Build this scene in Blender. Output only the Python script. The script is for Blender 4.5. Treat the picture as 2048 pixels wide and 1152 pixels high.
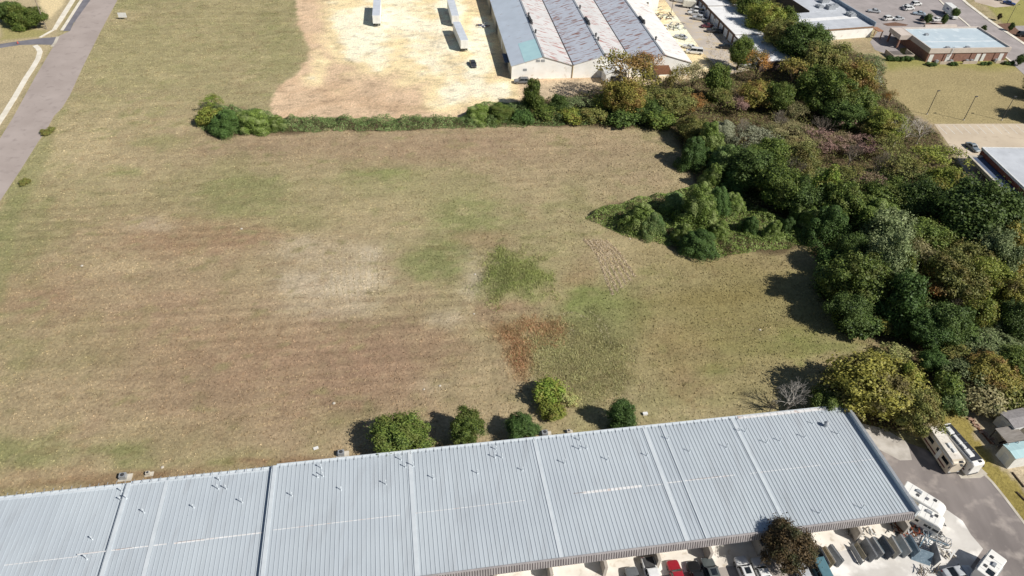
import bpy, bmesh, math, random
import numpy as np
from mathutils import Vector, Matrix

random.seed(7)
rng = np.random.default_rng(7)
for o in list(bpy.data.objects):
    bpy.data.objects.remove(o, do_unlink=True)
scene = bpy.context.scene
COL = scene.collection

# ------------------------------------------------------------------ camera
CAM_H = 97.0
PITCH, ROLL = math.radians(41.5), math.radians(3.3)
FPX = 1420.0                      # focal length in pixels of a 2048 px wide frame
_cp, _sp, _cr, _sr = math.cos(PITCH), math.sin(PITCH), math.cos(ROLL), math.sin(ROLL)
AF = Vector((0, _cp, -_sp))
_X, _U = Vector((1, 0, 0)), Vector((0, _sp, _cp))
AX = _cr * _X + _sr * _U
AU = -_sr * _X + _cr * _U
cam_d = bpy.data.cameras.new('camera')
cam_d.sensor_width = 36.0
cam_d.lens = FPX / 2048 * 36.0
cam_d.clip_start, cam_d.clip_end = 1.0, 12000.0
cam = bpy.data.objects.new('camera', cam_d)
COL.objects.link(cam)
M = Matrix((AX, AU, -AF)).transposed().to_4x4()
M.translation = (0, 0, CAM_H)
cam.matrix_world = M
scene.camera = cam
scene.render.resolution_x, scene.render.resolution_y = 1024, 576

# ------------------------------------------------------------------ light
SUN_EL, SUN_AZ = math.radians(42.9), math.radians(116.0)   # azimuth clockwise from +y
sd = Vector((math.sin(SUN_AZ) * math.cos(SUN_EL), math.cos(SUN_AZ) * math.cos(SUN_EL), math.sin(SUN_EL)))
world = bpy.data.worlds.new('World')
scene.world = world
world.use_nodes = True
wn = world.node_tree.nodes
wl = world.node_tree.links
sky = wn.new('ShaderNodeTexSky')
sky.sky_type = 'NISHITA'
sky.sun_disc = False
sky.sun_elevation = SUN_EL
sky.sun_rotation = SUN_AZ
sky.altitude = 100
sky.air_density, sky.dust_density, sky.ozone_density = 1.0, 0.7, 1.0
bg = wn['Background']
bg.inputs['Strength'].default_value = 0.052
wl.new(sky.outputs[0], bg.inputs['Color'])
sun_d = bpy.data.lights.new('sun', 'SUN')
sun_d.energy = 4.8
sun_d.angle = math.radians(0.5)
sun_d.color = (1.0, 0.955, 0.88)
sun = bpy.data.objects.new('sun', sun_d)
sun.rotation_euler = (-sd).to_track_quat('-Z', 'Y').to_euler()
sun.location = (60, -60, 120)
COL.objects.link(sun)
vs = scene.view_settings
vs.view_transform = 'Standard'
vs.look = 'None'
vs.exposure = 0.1
vs.gamma = 1.0
vs.use_curve_mapping = False

# ------------------------------------------------------------------ survey: picture point -> place on the ground
def W(x, y, z=0.0):
    d = (x - 1024) * AX - (y - 576) * AU + FPX * AF
    t = (z - CAM_H) / d.z
    return Vector((d.x * t, d.y * t, z))
def ppm(p):
    return FPX / max(1.0, (Vector(p) - Vector((0, 0, CAM_H))).dot(AF))
def PIX(x, y, z=0.0):
    """numpy: world -> picture point"""
    dx, dy, dz = x, y, z - CAM_H
    f = dx * AF.x + dy * AF.y + dz * AF.z
    f = np.maximum(f, 1.0)
    u = 1024 + FPX * (dx * AX.x + dy * AX.y + dz * AX.z) / f
    v = 576 - FPX * (dx * AU.x + dy * AU.y + dz * AU.z) / f
    return u, v
def ang(a, b):
    d = Vector(b) - Vector(a)
    return math.atan2(d.y, d.x)

def C(r, g, b):
    f = lambda v: (v / 255 / 12.92) if v / 255 <= 0.04045 else ((v / 255 + 0.055) / 1.055) ** 2.4
    return (f(r), f(g), f(b))

# ------------------------------------------------------------------ numpy noise
def _hash(ix, iy, s):
    n = (ix.astype(np.int64) * 374761393 + iy.astype(np.int64) * 668265263 + s * 974711) & 0xffffffff
    n = ((n ^ (n >> 13)) * 1274126177) & 0xffffffff
    n = n ^ (n >> 16)
    return (n & 0xffff) / 65535.0
def vnoise(x, y, s=0):
    ix, iy = np.floor(x), np.floor(y)
    fx, fy = x - ix, y - iy
    fx, fy = fx * fx * (3 - 2 * fx), fy * fy * (3 - 2 * fy)
    a, b = _hash(ix, iy, s), _hash(ix + 1, iy, s)
    c, d = _hash(ix, iy + 1, s), _hash(ix + 1, iy + 1, s)
    return (a * (1 - fx) + b * fx) * (1 - fy) + (c * (1 - fx) + d * fx) * fy
def fbm(x, y, s=0, o=4):
    v, a, t = 0, 0.5, 0
    for k in range(o):
        v = v + a * vnoise(x * 2 ** k, y * 2 ** k, s + k * 17)
        t += a
        a *= 0.55
    return v / t
def sstep(a, b, x):
    t = np.clip((x - a) / (b - a), 0, 1)
    return t * t * (3 - 2 * t)
def polysd(X, Y, poly):
    """signed distance, positive inside"""
    X, Y = np.asarray(X, float), np.asarray(Y, float)
    d = np.full(X.shape, 1e18)
    ins = np.zeros(X.shape, bool)
    n = len(poly)
    for i in range(n):
        x0, y0 = poly[i]
        x1, y1 = poly[(i + 1) % n]
        ex, ey = x1 - x0, y1 - y0
        t = np.clip(((X - x0) * ex + (Y - y0) * ey) / (ex * ex + ey * ey + 1e-9), 0, 1)
        d = np.minimum(d, (X - x0 - t * ex) ** 2 + (Y - y0 - t * ey) ** 2)
        if y0 != y1:
            c = ((y0 > Y) != (y1 > Y)) & (X < (x1 - x0) * (Y - y0) / (y1 - y0) + x0)
            ins ^= c
    d = np.sqrt(d)
    return np.where(ins, d, -d)

# ------------------------------------------------------------------ materials
MATS = {}
def _principled(m):
    return m.node_tree.nodes['Principled BSDF']
def pm(name, c1, c2=None, scale=1.0, rough=0.8, bump=0.0, bscale=None, metal=0.0, stretch=(1, 1, 1), lo=0.35, hi=0.65,
       c3=None, scale3=None, lo3=0.55, hi3=0.7, stretch3=(1, 1, 1), spec=0.3, coat=0.0, vary=0.0, world=False):
    """procedural surface: two noise-mixed colours, an optional third (stains, rust), fine relief"""
    if name in MATS:
        return MATS[name]
    m = bpy.data.materials.new(name)
    m.use_nodes = True
    nt = m.node_tree
    N, L = nt.nodes, nt.links
    p = _principled(m)
    p.inputs['Roughness'].default_value = rough
    p.inputs['Metallic'].default_value = metal
    p.inputs['Specular IOR Level'].default_value = spec
    if coat:
        p.inputs['Coat Weight'].default_value = coat
    tc = N.new('ShaderNodeTexCoord')
    src = N.new('ShaderNodeNewGeometry').outputs['Position'] if world else tc.outputs['Object']
    def noise(sc, st, detail=5):
        mp = N.new('ShaderNodeMapping')
        mp.inputs['Scale'].default_value = st
        L.new(src, mp.inputs['Vector'])
        t = N.new('ShaderNodeTexNoise')
        t.inputs['Scale'].default_value = sc
        t.inputs['Detail'].default_value = detail
        L.new(mp.outputs[0], t.inputs['Vector'])
        return t.outputs['Fac']
    def rng_(fac, a, b):
        r = N.new('ShaderNodeMapRange')
        r.inputs['From Min'].default_value = a
        r.inputs['From Max'].default_value = b
        L.new(fac, r.inputs['Value'])
        return r.outputs[0]
    def mix(fac, a, b):
        x = N.new('ShaderNodeMix')
        x.data_type = 'RGBA'
        if hasattr(fac, 'is_linked') or not isinstance(fac, float):
            L.new(fac, x.inputs['Factor'])
        for s, v in (('A', a), ('B', b)):
            sock = [i for i in x.inputs if i.name == s and i.type == 'RGBA'][0]
            if isinstance(v, tuple):
                sock.default_value = (*v, 1)
            else:
                L.new(v, sock)
        return [o for o in x.outputs if o.type == 'RGBA'][0]
    c2 = c2 or tuple(v * 0.85 for v in c1)
    col = mix(rng_(noise(scale, stretch), lo, hi), c1, c2)
    if c3:
        col = mix(rng_(noise(scale3 or scale * 3, stretch3, 6), lo3, hi3), col, c3)
    if vary:
        oi = N.new('ShaderNodeObjectInfo')
        hs = N.new('ShaderNodeHueSaturation')
        L.new(rng_(oi.outputs['Random'], 0, 1), hs.inputs['Value'])
        r = N.new('ShaderNodeMapRange')
        r.inputs['To Min'].default_value = 1 - vary
        r.inputs['To Max'].default_value = 1 + vary
        L.new(oi.outputs['Random'], r.inputs['Value'])
        L.new(r.outputs[0], hs.inputs['Value'])
        L.new(col, hs.inputs['Color'])
        col = hs.outputs[0]
    L.new(col, p.inputs['Base Color'])
    if bump:
        b = N.new('ShaderNodeBump')
        b.inputs['Strength'].default_value = bump
        b.inputs['Distance'].default_value = 0.05
        L.new(noise(bscale or scale * 4, (1, 1, 1), 6), b.inputs['Height'])
        L.new(b.outputs[0], p.inputs['Normal'])
    MATS[name] = m
    return m

def foliage_mat(name, a, b, tr=0.22, patch=None):
    """leaves: every leaf its own shade, clumps of a second tint, some light let through"""
    key = 'foliage_' + name
    if key in MATS:
        return MATS[key]
    m = bpy.data.materials.new(key)
    m.use_nodes = True
    N, L = m.node_tree.nodes, m.node_tree.links
    p = _principled(m)
    p.inputs['Roughness'].default_value = 0.55
    p.inputs['Specular IOR Level'].default_value = 0.25
    geo = N.new('ShaderNodeNewGeometry')
    ramp = N.new('ShaderNodeValToRGB')
    ramp.color_ramp.elements[0].color = (*[v * 0.75 for v in a], 1)
    ramp.color_ramp.elements[1].color = (*[v * 1.12 for v in b], 1)
    e = ramp.color_ramp.elements.new(0.5)
    e.color = (*[(x + y) / 2 for x, y in zip(a, b)], 1)
    L.new(geo.outputs['Random Per Island'], ramp.inputs['Fac'])
    tc = N.new('ShaderNodeTexCoord')
    nz = N.new('ShaderNodeTexNoise')
    nz.inputs['Scale'].default_value = 1.9
    nz.inputs['Detail'].default_value = 3
    oi = N.new('ShaderNodeObjectInfo')
    ad = N.new('ShaderNodeVectorMath')
    ad.operation = 'ADD'
    L.new(tc.outputs['Object'], ad.inputs[0])
    L.new(oi.outputs['Location'], ad.inputs[1])
    L.new(ad.outputs[0], nz.inputs['Vector'])
    mr = N.new('ShaderNodeMapRange')
    mr.inputs['From Min'].default_value = 0.5
    mr.inputs['From Max'].default_value = 0.62
    L.new(nz.outputs['Fac'], mr.inputs['Value'])
    mx = N.new('ShaderNodeMix')
    mx.data_type = 'RGBA'
    L.new(mr.outputs[0], mx.inputs['Factor'])
    pc = patch or tuple(v * 0.8 for v in b)
    ia = [i for i in mx.inputs if i.name == 'A' and i.type == 'RGBA'][0]
    ib = [i for i in mx.inputs if i.name == 'B' and i.type == 'RGBA'][0]
    L.new(ramp.outputs[0], ia)
    ib.default_value = (*pc, 1)
    hs = N.new('ShaderNodeHueSaturation')
    r2 = N.new('ShaderNodeMapRange')
    r2.inputs['To Min'].default_value = 0.82
    r2.inputs['To Max'].default_value = 1.16
    L.new(oi.outputs['Random'], r2.inputs['Value'])
    L.new(r2.outputs[0], hs.inputs['Value'])
    L.new([o for o in mx.outputs if o.type == 'RGBA'][0], hs.inputs['Color'])
    L.new(hs.outputs[0], p.inputs['Base Color'])
    t = N.new('ShaderNodeBsdfTranslucent')
    L.new(hs.outputs[0], t.inputs['Color'])
    ms = N.new('ShaderNodeMixShader')
    ms.inputs[0].default_value = tr
    L.new(p.outputs[0], ms.inputs[1])
    L.new(t.outputs[0], ms.inputs[2])
    L.new(ms.outputs[0], N['Material Output'].inputs['Surface'])
    MATS[key] = m
    return m

def paint(name, c, rough=0.3, metal=0.0):
    return pm('paint_' + name, c, tuple(v * 0.88 for v in c), scale=2.0, rough=rough, metal=metal, spec=0.5, coat=0.4)

M_GLASS = pm('dark_glass', (0.012, 0.016, 0.02), (0.03, 0.036, 0.042), scale=1.5, rough=0.08, spec=0.6)
M_TYRE = pm('tyre_rubber', (0.018, 0.018, 0.018), (0.03, 0.03, 0.03), scale=6, rough=0.85)
M_RIM = pm('rim_metal', (0.45, 0.46, 0.47), (0.3, 0.3, 0.31), scale=6, rough=0.35, metal=0.8)
M_LAMP_RED = pm('lamp_red', (0.35, 0.02, 0.02), (0.25, 0.015, 0.015), rough=0.25)
M_LAMP_CLEAR = pm('lamp_clear', (0.7, 0.72, 0.74), (0.55, 0.57, 0.6), rough=0.15, spec=0.6)
M_WHITE = pm('white_paint', (0.78, 0.78, 0.76), (0.68, 0.68, 0.66), scale=0.8, rough=0.5, bump=0.05)
M_DARKMETAL = pm('dark_metal', (0.06, 0.06, 0.065), (0.1, 0.1, 0.1), scale=3, rough=0.55, metal=0.3)
M_GALV = pm('galvanised_metal', (0.46, 0.48, 0.5), (0.36, 0.38, 0.4), scale=2.5, rough=0.45, metal=0.35)
M_RUSTY = pm('rusty_metal', (0.2, 0.09, 0.045), (0.12, 0.055, 0.03), scale=3, rough=0.9, bump=0.3)
M_CONC = pm('concrete', C(205, 198, 185), C(180, 172, 158), scale=0.35, rough=0.9, bump=0.1, c3=C(140, 132, 120), scale3=0.9, lo3=0.6, hi3=0.8)
M_WALK = pm('sidewalk_concrete', C(232, 226, 212), C(214, 206, 190), scale=0.4, rough=0.9, bump=0.1)
M_BARK = pm('bark', C(92, 80, 66), C(66, 56, 46), scale=5, rough=0.95, bump=0.5)
M_BARKPALE = pm('pale_bark', C(160, 150, 136), C(112, 102, 90), scale=5, rough=0.95, bump=0.4)

# ------------------------------------------------------------------ mesh helpers
class MB:
    def __init__(self):
        self.v, self.f, self.m = [], [], []
    def add(self, verts, faces, mi=0):
        n = len(self.v)
        self.v += [tuple(p) for p in verts]
        self.f += [tuple(i + n for i in f) for f in faces]
        self.m += [mi] * len(faces)
        return self
    def box(self, c, s, rz=0.0, mi=0, tilt=None):
        hx, hy, hz = s[0] / 2, s[1] / 2, s[2] / 2
        R = Matrix.Rotation(rz, 3, 'Z')
        if tilt is not None:
            R = R @ tilt
        vs_ = [Vector(c) + R @ Vector((x, y, z)) for x in (-hx, hx) for y in (-hy, hy) for z in (-hz, hz)]
        return self.add(vs_, [(0, 1, 3, 2), (4, 6, 7, 5), (0, 4, 5, 1), (2, 3, 7, 6), (0, 2, 6, 4), (1, 5, 7, 3)], mi)
    def b2(self, x0, x1, y0, y1, z0, z1, mi=0):
        return self.box(((x0 + x1) / 2, (y0 + y1) / 2, (z0 + z1) / 2), (x1 - x0, y1 - y0, z1 - z0), 0, mi)
    def tube(self, p0, p1, r0, r1=None, n=6, mi=0, cap=True):
        r1 = r0 if r1 is None else r1
        p0, p1 = Vector(p0), Vector(p1)
        d = (p1 - p0)
        if d.length < 1e-6:
            return self
        d.normalize()
        a = d.orthogonal().normalized()
        b = d.cross(a)
        vs_ = []
        for p, r in ((p0, r0), (p1, r1)):
            for k in range(n):
                t = 2 * math.pi * k / n
                vs_.append(p + r * (math.cos(t) * a + math.sin(t) * b))
        fs = [(k, (k + 1) % n, n + (k + 1) % n, n + k) for k in range(n)]
        if cap:
            fs += [tuple(range(n - 1, -1, -1)), tuple(range(n, 2 * n))]
        return self.add(vs_, fs, mi)
    def loft(self, rings, mi=0, cap=True):
        n = len(rings[0])
        vs_ = [p for r in rings for p in r]
        fs = []
        for j in range(len(rings) - 1):
            for k in range(n):
                fs.append((j * n + k, j * n + (k + 1) % n, (j + 1) * n + (k + 1) % n, (j + 1) * n + k))
        if cap:
            fs += [tuple(range(n - 1, -1, -1)), tuple(range((len(rings) - 1) * n, len(rings) * n))]
        return self.add(vs_, fs, mi)
    def poly(self, pts, mi=0):
        return self.add(pts, [tuple(range(len(pts)))], mi)
    def mesh(self, name, mats, smooth=False, bevel=0.0, fix=True):
        me = bpy.data.meshes.new(name)
        me.from_pydata(self.v, [], self.f)
        for m in (mats if isinstance(mats, (list, tuple)) else [mats]):
            me.materials.append(m)
        if max(self.m, default=0):
            me.polygons.foreach_set('material_index', self.m)
        if fix or bevel:
            bm = bmesh.new()
            bm.from_mesh(me)
            if bevel:
                bmesh.ops.bevel(bm, geom=bm.edges[:], offset=bevel, segments=2, affect='EDGES', clamp_overlap=True)
            bmesh.ops.recalc_face_normals(bm, faces=bm.faces[:])
            bm.to_mesh(me)
            bm.free()
        if smooth:
            me.polygons.foreach_set('use_smooth', [True] * len(me.polygons))
        me.update()
        return me
    def build(self, name, mats, parent=None, loc=(0, 0, 0), rz=0.0, **k):
        return link(name, self.mesh(name, mats, **k), parent, loc, rz)

def link(name, me, parent=None, loc=(0, 0, 0), rz=0.0):
    o = bpy.data.objects.new(name, me)
    COL.objects.link(o)
    o.location = loc
    o.rotation_euler = (0, 0, rz)
    if parent:
        o.parent = parent
    return o
def tag(o, label, cat, group=None):
    o['label'] = label
    o['category'] = cat
    if group:
        o['group'] = group
    return o
def thing(name, loc, rz, label, cat, group=None):
    o = bpy.data.objects.new(name, None)
    o.empty_display_size = 0.5
    COL.objects.link(o)
    o.location = loc
    o.rotation_euler = (0, 0, rz)
    return tag(o, label, cat, group)
def kind(o, k):
    o['kind'] = k
    return o
def copy_tree(o, parent=None):
    c = o.copy()
    COL.objects.link(c)
    c.parent = parent
    for ch in o.children:
        copy_tree(ch, c)
    return c
def set_mat(o, m, slot=0):
    s = o.material_slots[slot]
    s.link = 'OBJECT'
    s.material = m

def sheet(name, pts, mat, z, struct=True, parent=None):
    """flat paved area with a skirt down to the soil"""
    bm = bmesh.new()
    top = [bm.verts.new((p[0], p[1], z)) for p in pts]
    f = bm.faces.new(top)
    if f.normal.z < 0:
        f.normal_flip()
    bm.normal_update()
    if f.normal.z < 0:
        f.normal_flip()
    low = [bm.verts.new((p[0], p[1], -0.2)) for p in pts]
    n = len(pts)
    for i in range(n):
        bm.faces.new((top[i], low[i], low[(i + 1) % n], top[(i + 1) % n]))
    bmesh.ops.triangulate(bm, faces=[f])
    bmesh.ops.recalc_face_normals(bm, faces=bm.faces[:])
    me = bpy.data.meshes.new(name)
    bm.to_mesh(me)
    bm.free()
    me.materials.append(mat)
    o = link(name, me, parent)
    if struct and not parent:
        kind(o, 'structure')
    return o
def ribbon(name, line, width, mat, z, zlow=-0.15, struct=True, parent=None):
    mb = MB()
    L = [Vector((p[0], p[1], 0)) for p in line]
    prev = None
    for i, p in enumerate(L):
        d = (L[min(i + 1, len(L) - 1)] - L[max(i - 1, 0)]).normalized()
        nrm = Vector((-d.y, d.x, 0)) * width / 2
        ring = [p + nrm + Vector((0, 0, zlow)), p + nrm + Vector((0, 0, z)), p - nrm + Vector((0, 0, z)), p - nrm + Vector((0, 0, zlow))]
        if prev:
            mb.loft([prev, ring], cap=True)
        prev = ring
    o = mb.build(name, mat, parent)
    if struct and not parent:
        kind(o, 'structure')
    return o

# ================================================================== GROUND
FOREST = [(1030, 205), (1200, 185), (1330, 165), (1470, 150), (1478, 95), (1560, 130), (1575, 118), (1440, -30), (1520, -30), (1640, 88), (1700, 96), (1765, 130),
          (1775, 190), (1870, 262), (1930, 345), (1950, 400), (2140, 470), (2140, 835), (1925, 812), (1880, 805), (1850, 850), (1800, 868), (1720, 850), (1650, 790),
          (1640, 750), (1700, 715), (1790, 700), (1850, 700), (1770, 678), (1690, 655), (1640, 600), (1645, 520), (1600, 475), (1400, 390), (1385, 340), (1345, 262), (1040, 246)]
DIRT = [(585, -80), (588, 0), (600, 60), (618, 105), (590, 150), (556, 172), (538, 208), (556, 236), (930, 240), (1040, 200), (1240, 190), (1330, 170), (1420, 160), (1400, -80)]
MOUND = [(948, 575), (985, 520), (1005, 498), (1035, 505), (1085, 540), (1100, 575), (1060, 600), (1000, 605)]
WEEDS = [(1020, 655), (1130, 640), (1190, 620), (1235, 650), (1275, 700), (1265, 760), (1210, 790), (1140, 800), (1080, 790), (1060, 760), (1030, 700)]
RUSTP = [(985, 655), (1060, 640), (1118, 636), (1135, 660), (1125, 675), (1055, 675), (1062, 720), (1058, 770), (1035, 760), (1025, 720), (1005, 690)]
KUDZU = [(1168, 437), (1205, 415), (1260, 402), (1330, 388), (1380, 372), (1440, 372), (1520, 415), (1600, 455), (1630, 488), (1560, 503), (1500, 503), (1440, 518), (1390, 510), (1330, 488), (1265, 478), (1215, 458)]
HEDGE = [(395, 222), (430, 212), (500, 222), (560, 236), (700, 236), (930, 236), (935, 214), (1000, 204), (1060, 215), (1200, 222), (1340, 232), (1350, 252), (1200, 250), (1040, 254), (800, 262), (640, 264), (560, 268), (430, 272), (400, 262)]
BLOBS = [  # cx, cy, rx, ry, colour, strength : sod and soil that differ from place to place
    (300, 120, 260, 110, 'olive', .55), (150, 300, 160, 80, 'straw', .45), (450, 40, 130, 70, 'olive', .5), (560, 100, 40, 90, 'green', .25),
    (490, 285, 150, 30, 'brown', .5), (900, 300, 260, 34, 'brown', .45), (1180, 300, 160, 40, 'tan', .5), (960, 278, 80, 10, 'brown', .5),
    (490, 385, 95, 45, 'green', .9), (600, 440, 60, 30, 'green', .5), (770, 362, 80, 30, 'lush', .75), (250, 345, 50, 10, 'green', .5), (320, 285, 50, 14, 'green', .4),
    (870, 400, 120, 50, 'olive', .7), (930, 430, 90, 40, 'green', .65), (1560, 610, 110, 60, 'green', .55), (1440, 660, 80, 40, 'green', .4), (880, 520, 60, 45, 'green', .85), (720, 420, 120, 60, 'tan', .5),
    (370, 480, 150, 46, 'rustbrown', 0.50), (520, 470, 90, 30, 'rustbrown', 0.40), (90, 590, 110, 45, 'rustbrown', 0.36), (220, 530, 70, 24, 'straw', .5), (300, 450, 50, 14, 'pale', .3),
    (700, 560, 80, 50, 'pale', .7), (610, 560, 80, 28, 'pale', .55), (620, 500, 90, 30, 'pale', .35), (650, 615, 100, 22, 'pale', .4), (730, 510, 40, 20, 'pale', .5),
    (540, 700, 220, 80, 'rustbrown', 0.30), (720, 750, 160, 80, 'pinkbrown', .5), (820, 690, 120, 60, 'pinkbrown', .45), (420, 780, 200, 80, 'pinkbrown', .3), (130, 700, 180, 60, 'olive', .35),
    (900, 640, 34, 20, 'pale', .38), (860, 770, 40, 20, 'pale', .25), (960, 760, 60, 50, 'straw', .55), (940, 560, 24, 50, 'pale', .4), (970, 480, 60, 24, 'rustbrown', 0.32),
    (1010, 625, 80, 24, 'pinkbrown', .5), (1150, 560, 34, 40, 'rustbrown', 0.48), (1225, 540, 50, 60, 'straw', .6), (1090, 520, 50, 50, 'olive', .5),
    (1190, 608, 60, 32, 'lush', .85), (1235, 655, 40, 50, 'green', .9), (1280, 740, 50, 50, 'straw', .4), (1340, 690, 80, 40, 'rustbrown', 0.44), (1370, 760, 50, 40, 'rustbrown', 0.40),
    (1450, 560, 140, 50, 'olive', .5), (1560, 590, 90, 60, 'olive', .6), (1500, 530, 120, 30, 'rustbrown', 0.20), (1590, 690, 76, 32, 'lush', .9), (1490, 690, 60, 22, 'green', .45), (1440, 735, 40, 14, 'lush', .5), (1470, 790, 70, 20, 'olive', .6),
    (1780, 700, 70, 24, 'rustbrown', 0.36), (1700, 690, 40, 16, 'lush', .35), (1410, 275, 40, 18, 'green', .45), (1310, 265, 50, 10, 'green', .3),
    (40, 900, 120, 30, 'green', .45), (250, 910, 50, 24, 'lush', .4), (110, 945, 120, 16, 'rustbrown', 0.32), (480, 905, 100, 22, 'olive', .55), (440, 925, 30, 8, 'lush', .5),
    (350, 945, 160, 10, 'soilbrown', .6), (570, 925, 120, 9, 'soilbrown', .6), (180, 960, 160, 8, 'soilbrown', .5), (1180, 850, 70, 20, 'olive', .6), (1370, 830, 100, 20, 'straw', .4),
    (1000, 840, 100, 20, 'straw', .45), (60, 450, 60, 130, 'green', .3), (30, 700, 40, 60, 'green', .25), (700, 830, 60, 20, 'green', .25), (100, 800, 90, 40, 'tan', .4),
]
PAL = {k: np.array(C(*v)) for k, v in dict(
    tan=(174, 158, 124), olive=(160, 151, 112), brown=(160, 140, 114), green=(132, 138, 88), lush=(118, 136, 72), pale=(202, 190, 164), straw=(186, 171, 134),
    rustbrown=(160, 131, 104), pinkbrown=(158, 131, 108), soilbrown=(140, 114, 86), rust=(170, 124, 88), dirt=(219, 190, 157), dirt2=(204, 172, 138), sand=(244, 222, 174),
    cream=(252, 240, 212), litter=(92, 78, 58), darkolive=(142, 130, 86), lawn=(166, 151, 110), lawn2=(150, 145, 86), gravel=(196, 180, 152), dry=(184, 168, 134)).items()}

RUTS = [([(690, 120), (715, 140), (735, 165), (742, 200), (748, 228)], .9, .2), ([(560, 215), (640, 205), (720, 190), (760, 160)], .9, .14), ([(600, 225), (700, 222), (850, 215), (960, 180)], .9, .12), ([(650, 0), (655, 60), (690, 110), (760, 150), (900, 170)], .9, .14),
        ([(860, 0), (870, 70), (905, 130), (990, 180)], .9, .12), ([(620, 190), (690, 160), (700, 120)], .9, .14), ([(820, 60), (900, 110), (940, 160)], .9, .1), ([(780, 228), (800, 180), (860, 130), (880, 60)], .9, .12),
        ([(1178, 622), (1196, 636), (1212, 658), (1220, 690)], .7, .3), ([(1120, 648), (1150, 640), (1180, 648), (1205, 690)], .7, .15), ([(1268, 560), (1276, 640), (1262, 720), (1240, 790)], .8, .14), ([(960, 610), (1000, 640), (985, 700), (1010, 790)], .8, .14),
        ([(0, 620), (200, 560), (500, 520), (900, 470), (1150, 440)], .8, .06), ([(300, 330), (600, 320), (1000, 310), (1300, 300)], .8, .07), ([(560, 640), (760, 640), (920, 610), (960, 540), (1010, 480)], .8, .08)]
def lerp(c, col, w):
    return c * (1 - w[:, None]) + np.asarray(col) * w[:, None]
def ground_colour(x, y):
    """albedo of the soil and sod at world points, and how much grass stands there"""
    u, v = PIX(x, y)
    front = (y > 8)
    u = np.where(front, u, -5000.0)
    wob = 26 * (fbm(x * .09, y * .09, 3) - .5) * np.clip((v + 200) / 500, .35, 1.6)
    wob2 = 22 * (fbm(x * .1 + 31, y * .1, 9) - .5) * np.clip((v + 200) / 500, .35, 1.6)
    U_, V_ = u + wob * 1.6, v + wob2
    n1 = fbm(x * .025, y * .03, 21)
    n2 = fbm(x * .11, y * .13, 40)
    n3 = fbm(x * .6, y * .6, 55, 3)
    c = np.tile(PAL['tan'], (len(x), 1))
    c = lerp(c, PAL['olive'], sstep(.42, .62, n1) * .6)
    c = lerp(c, PAL['brown'], sstep(.55, .7, n2) * .5)
    c = lerp(c, PAL['green'], sstep(.58, .74, fbm(x * .07 + 9, y * .08, 77)) * .45)
    ma, mb_ = x * .98 + y * .19, y * .98 - x * .19
    na = fbm(ma * .07, mb_ * .17, 101, 5)
    nb = fbm(ma * .3, mb_ * .5, 140, 4)
    for i_, (cx, cy, rx, ry, k, s) in enumerate(BLOBS):
        d = ((U_ - cx) / rx) ** 2 + ((V_ - cy) / ry) ** 2
        w = np.exp(-d * .8)
        w = (.45 * w + .75 * sstep(.25, .85, w + 1.0 * (na - .5) * (1 if i_ % 2 else -1) + 1.0 * (nb - .5))) * s
        c = lerp(c, PAL[k], np.clip(w * 1.25, 0, .92))
    c = lerp(c, PAL['green'], sstep(.56, .72, nb) * .22)
    c = lerp(c, PAL['straw'], sstep(.56, .75, fbm(ma * .35 + 5, mb_ * .5, 160, 4)) * .35)
    c = lerp(c, PAL['soilbrown'], sstep(.6, .78, fbm(ma * .4 + 50, mb_ * .7, 170, 4)) * .3)
    for cx, cy, rx, ry, k, s in ((330, 640, 420, 240, 'pinkbrown', .42), (760, 760, 320, 130, 'pinkbrown', .35), (900, 290, 480, 40, 'pinkbrown', .35), (1470, 620, 300, 190, 'darkolive', .85), (1200, 330, 260, 70, 'brown', .4), (1195, 625, 70, 60, 'green', .5), (650, 390, 420, 60, 'olive', .4), (280, 110, 330, 140, 'olive', .3)):
        c = lerp(c, PAL[k], s * np.exp(-(((U_ - cx) / rx) ** 2 + ((V_ - cy) / ry) ** 2)) * (.5 + na))
    stripe = np.sin(mb_ * 2 * math.pi / 2.7 + 3 * fbm(ma * .02, mb_ * .05, 7)) * sstep(.4, .65, fbm(ma * .015, mb_ * .03, 203, 3))
    c = c * (1 + .085 * stripe * (1 - .8 * sstep(300, 220, v)))[:, None]
    # mowing passes: faint long stripes across the field
    st = fbm((x * .98 + y * .19) * .02, (y * .98 - x * .19) * 1.1, 91, 2)
    c = c * (1 + .2 * (st - .5))[:, None]
    # fine straw and clod mottling
    n4 = vnoise(x * 1.15, y * 1.15, 66)
    c = c * (1 + .34 * (n3 - .5) + .2 * (n2 - .5) + .16 * (n4 - .5))[:, None]
    gm = np.ones(len(x))
    # road verge
    sd_ = polysd(u, v, [(60, 300), (130, 215), (90, 330), (30, 420), (0, 600), (0, 430)])
    c = lerp(c, PAL['green'], sstep(-14, 6, sd_ + wob) * .4)
    # weeds and mound
    for P_, k, w_ in ((MOUND, 'green', .6), (WEEDS, 'olive', .3), (RUSTP, 'rust', .32)):
        c = lerp(c, PAL[k] * .92, sstep(-16, 16, polysd(U_, V_, P_) + 26 * (nb - .5)) * w_)
    # bare graded dirt
    s = polysd(U_, V_, DIRT) + 16 * (n2 - .5) + 9 * (n3 - .5)
    w = sstep(-3, 3, s)
    d = np.tile(PAL['dirt'], (len(x), 1))
    d = lerp(d, PAL['dirt2'], sstep(.5, .66, n2) * .6)
    trk = fbm(x * .35, y * .5, 14, 4)
    bright = np.zeros(len(x))
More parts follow.
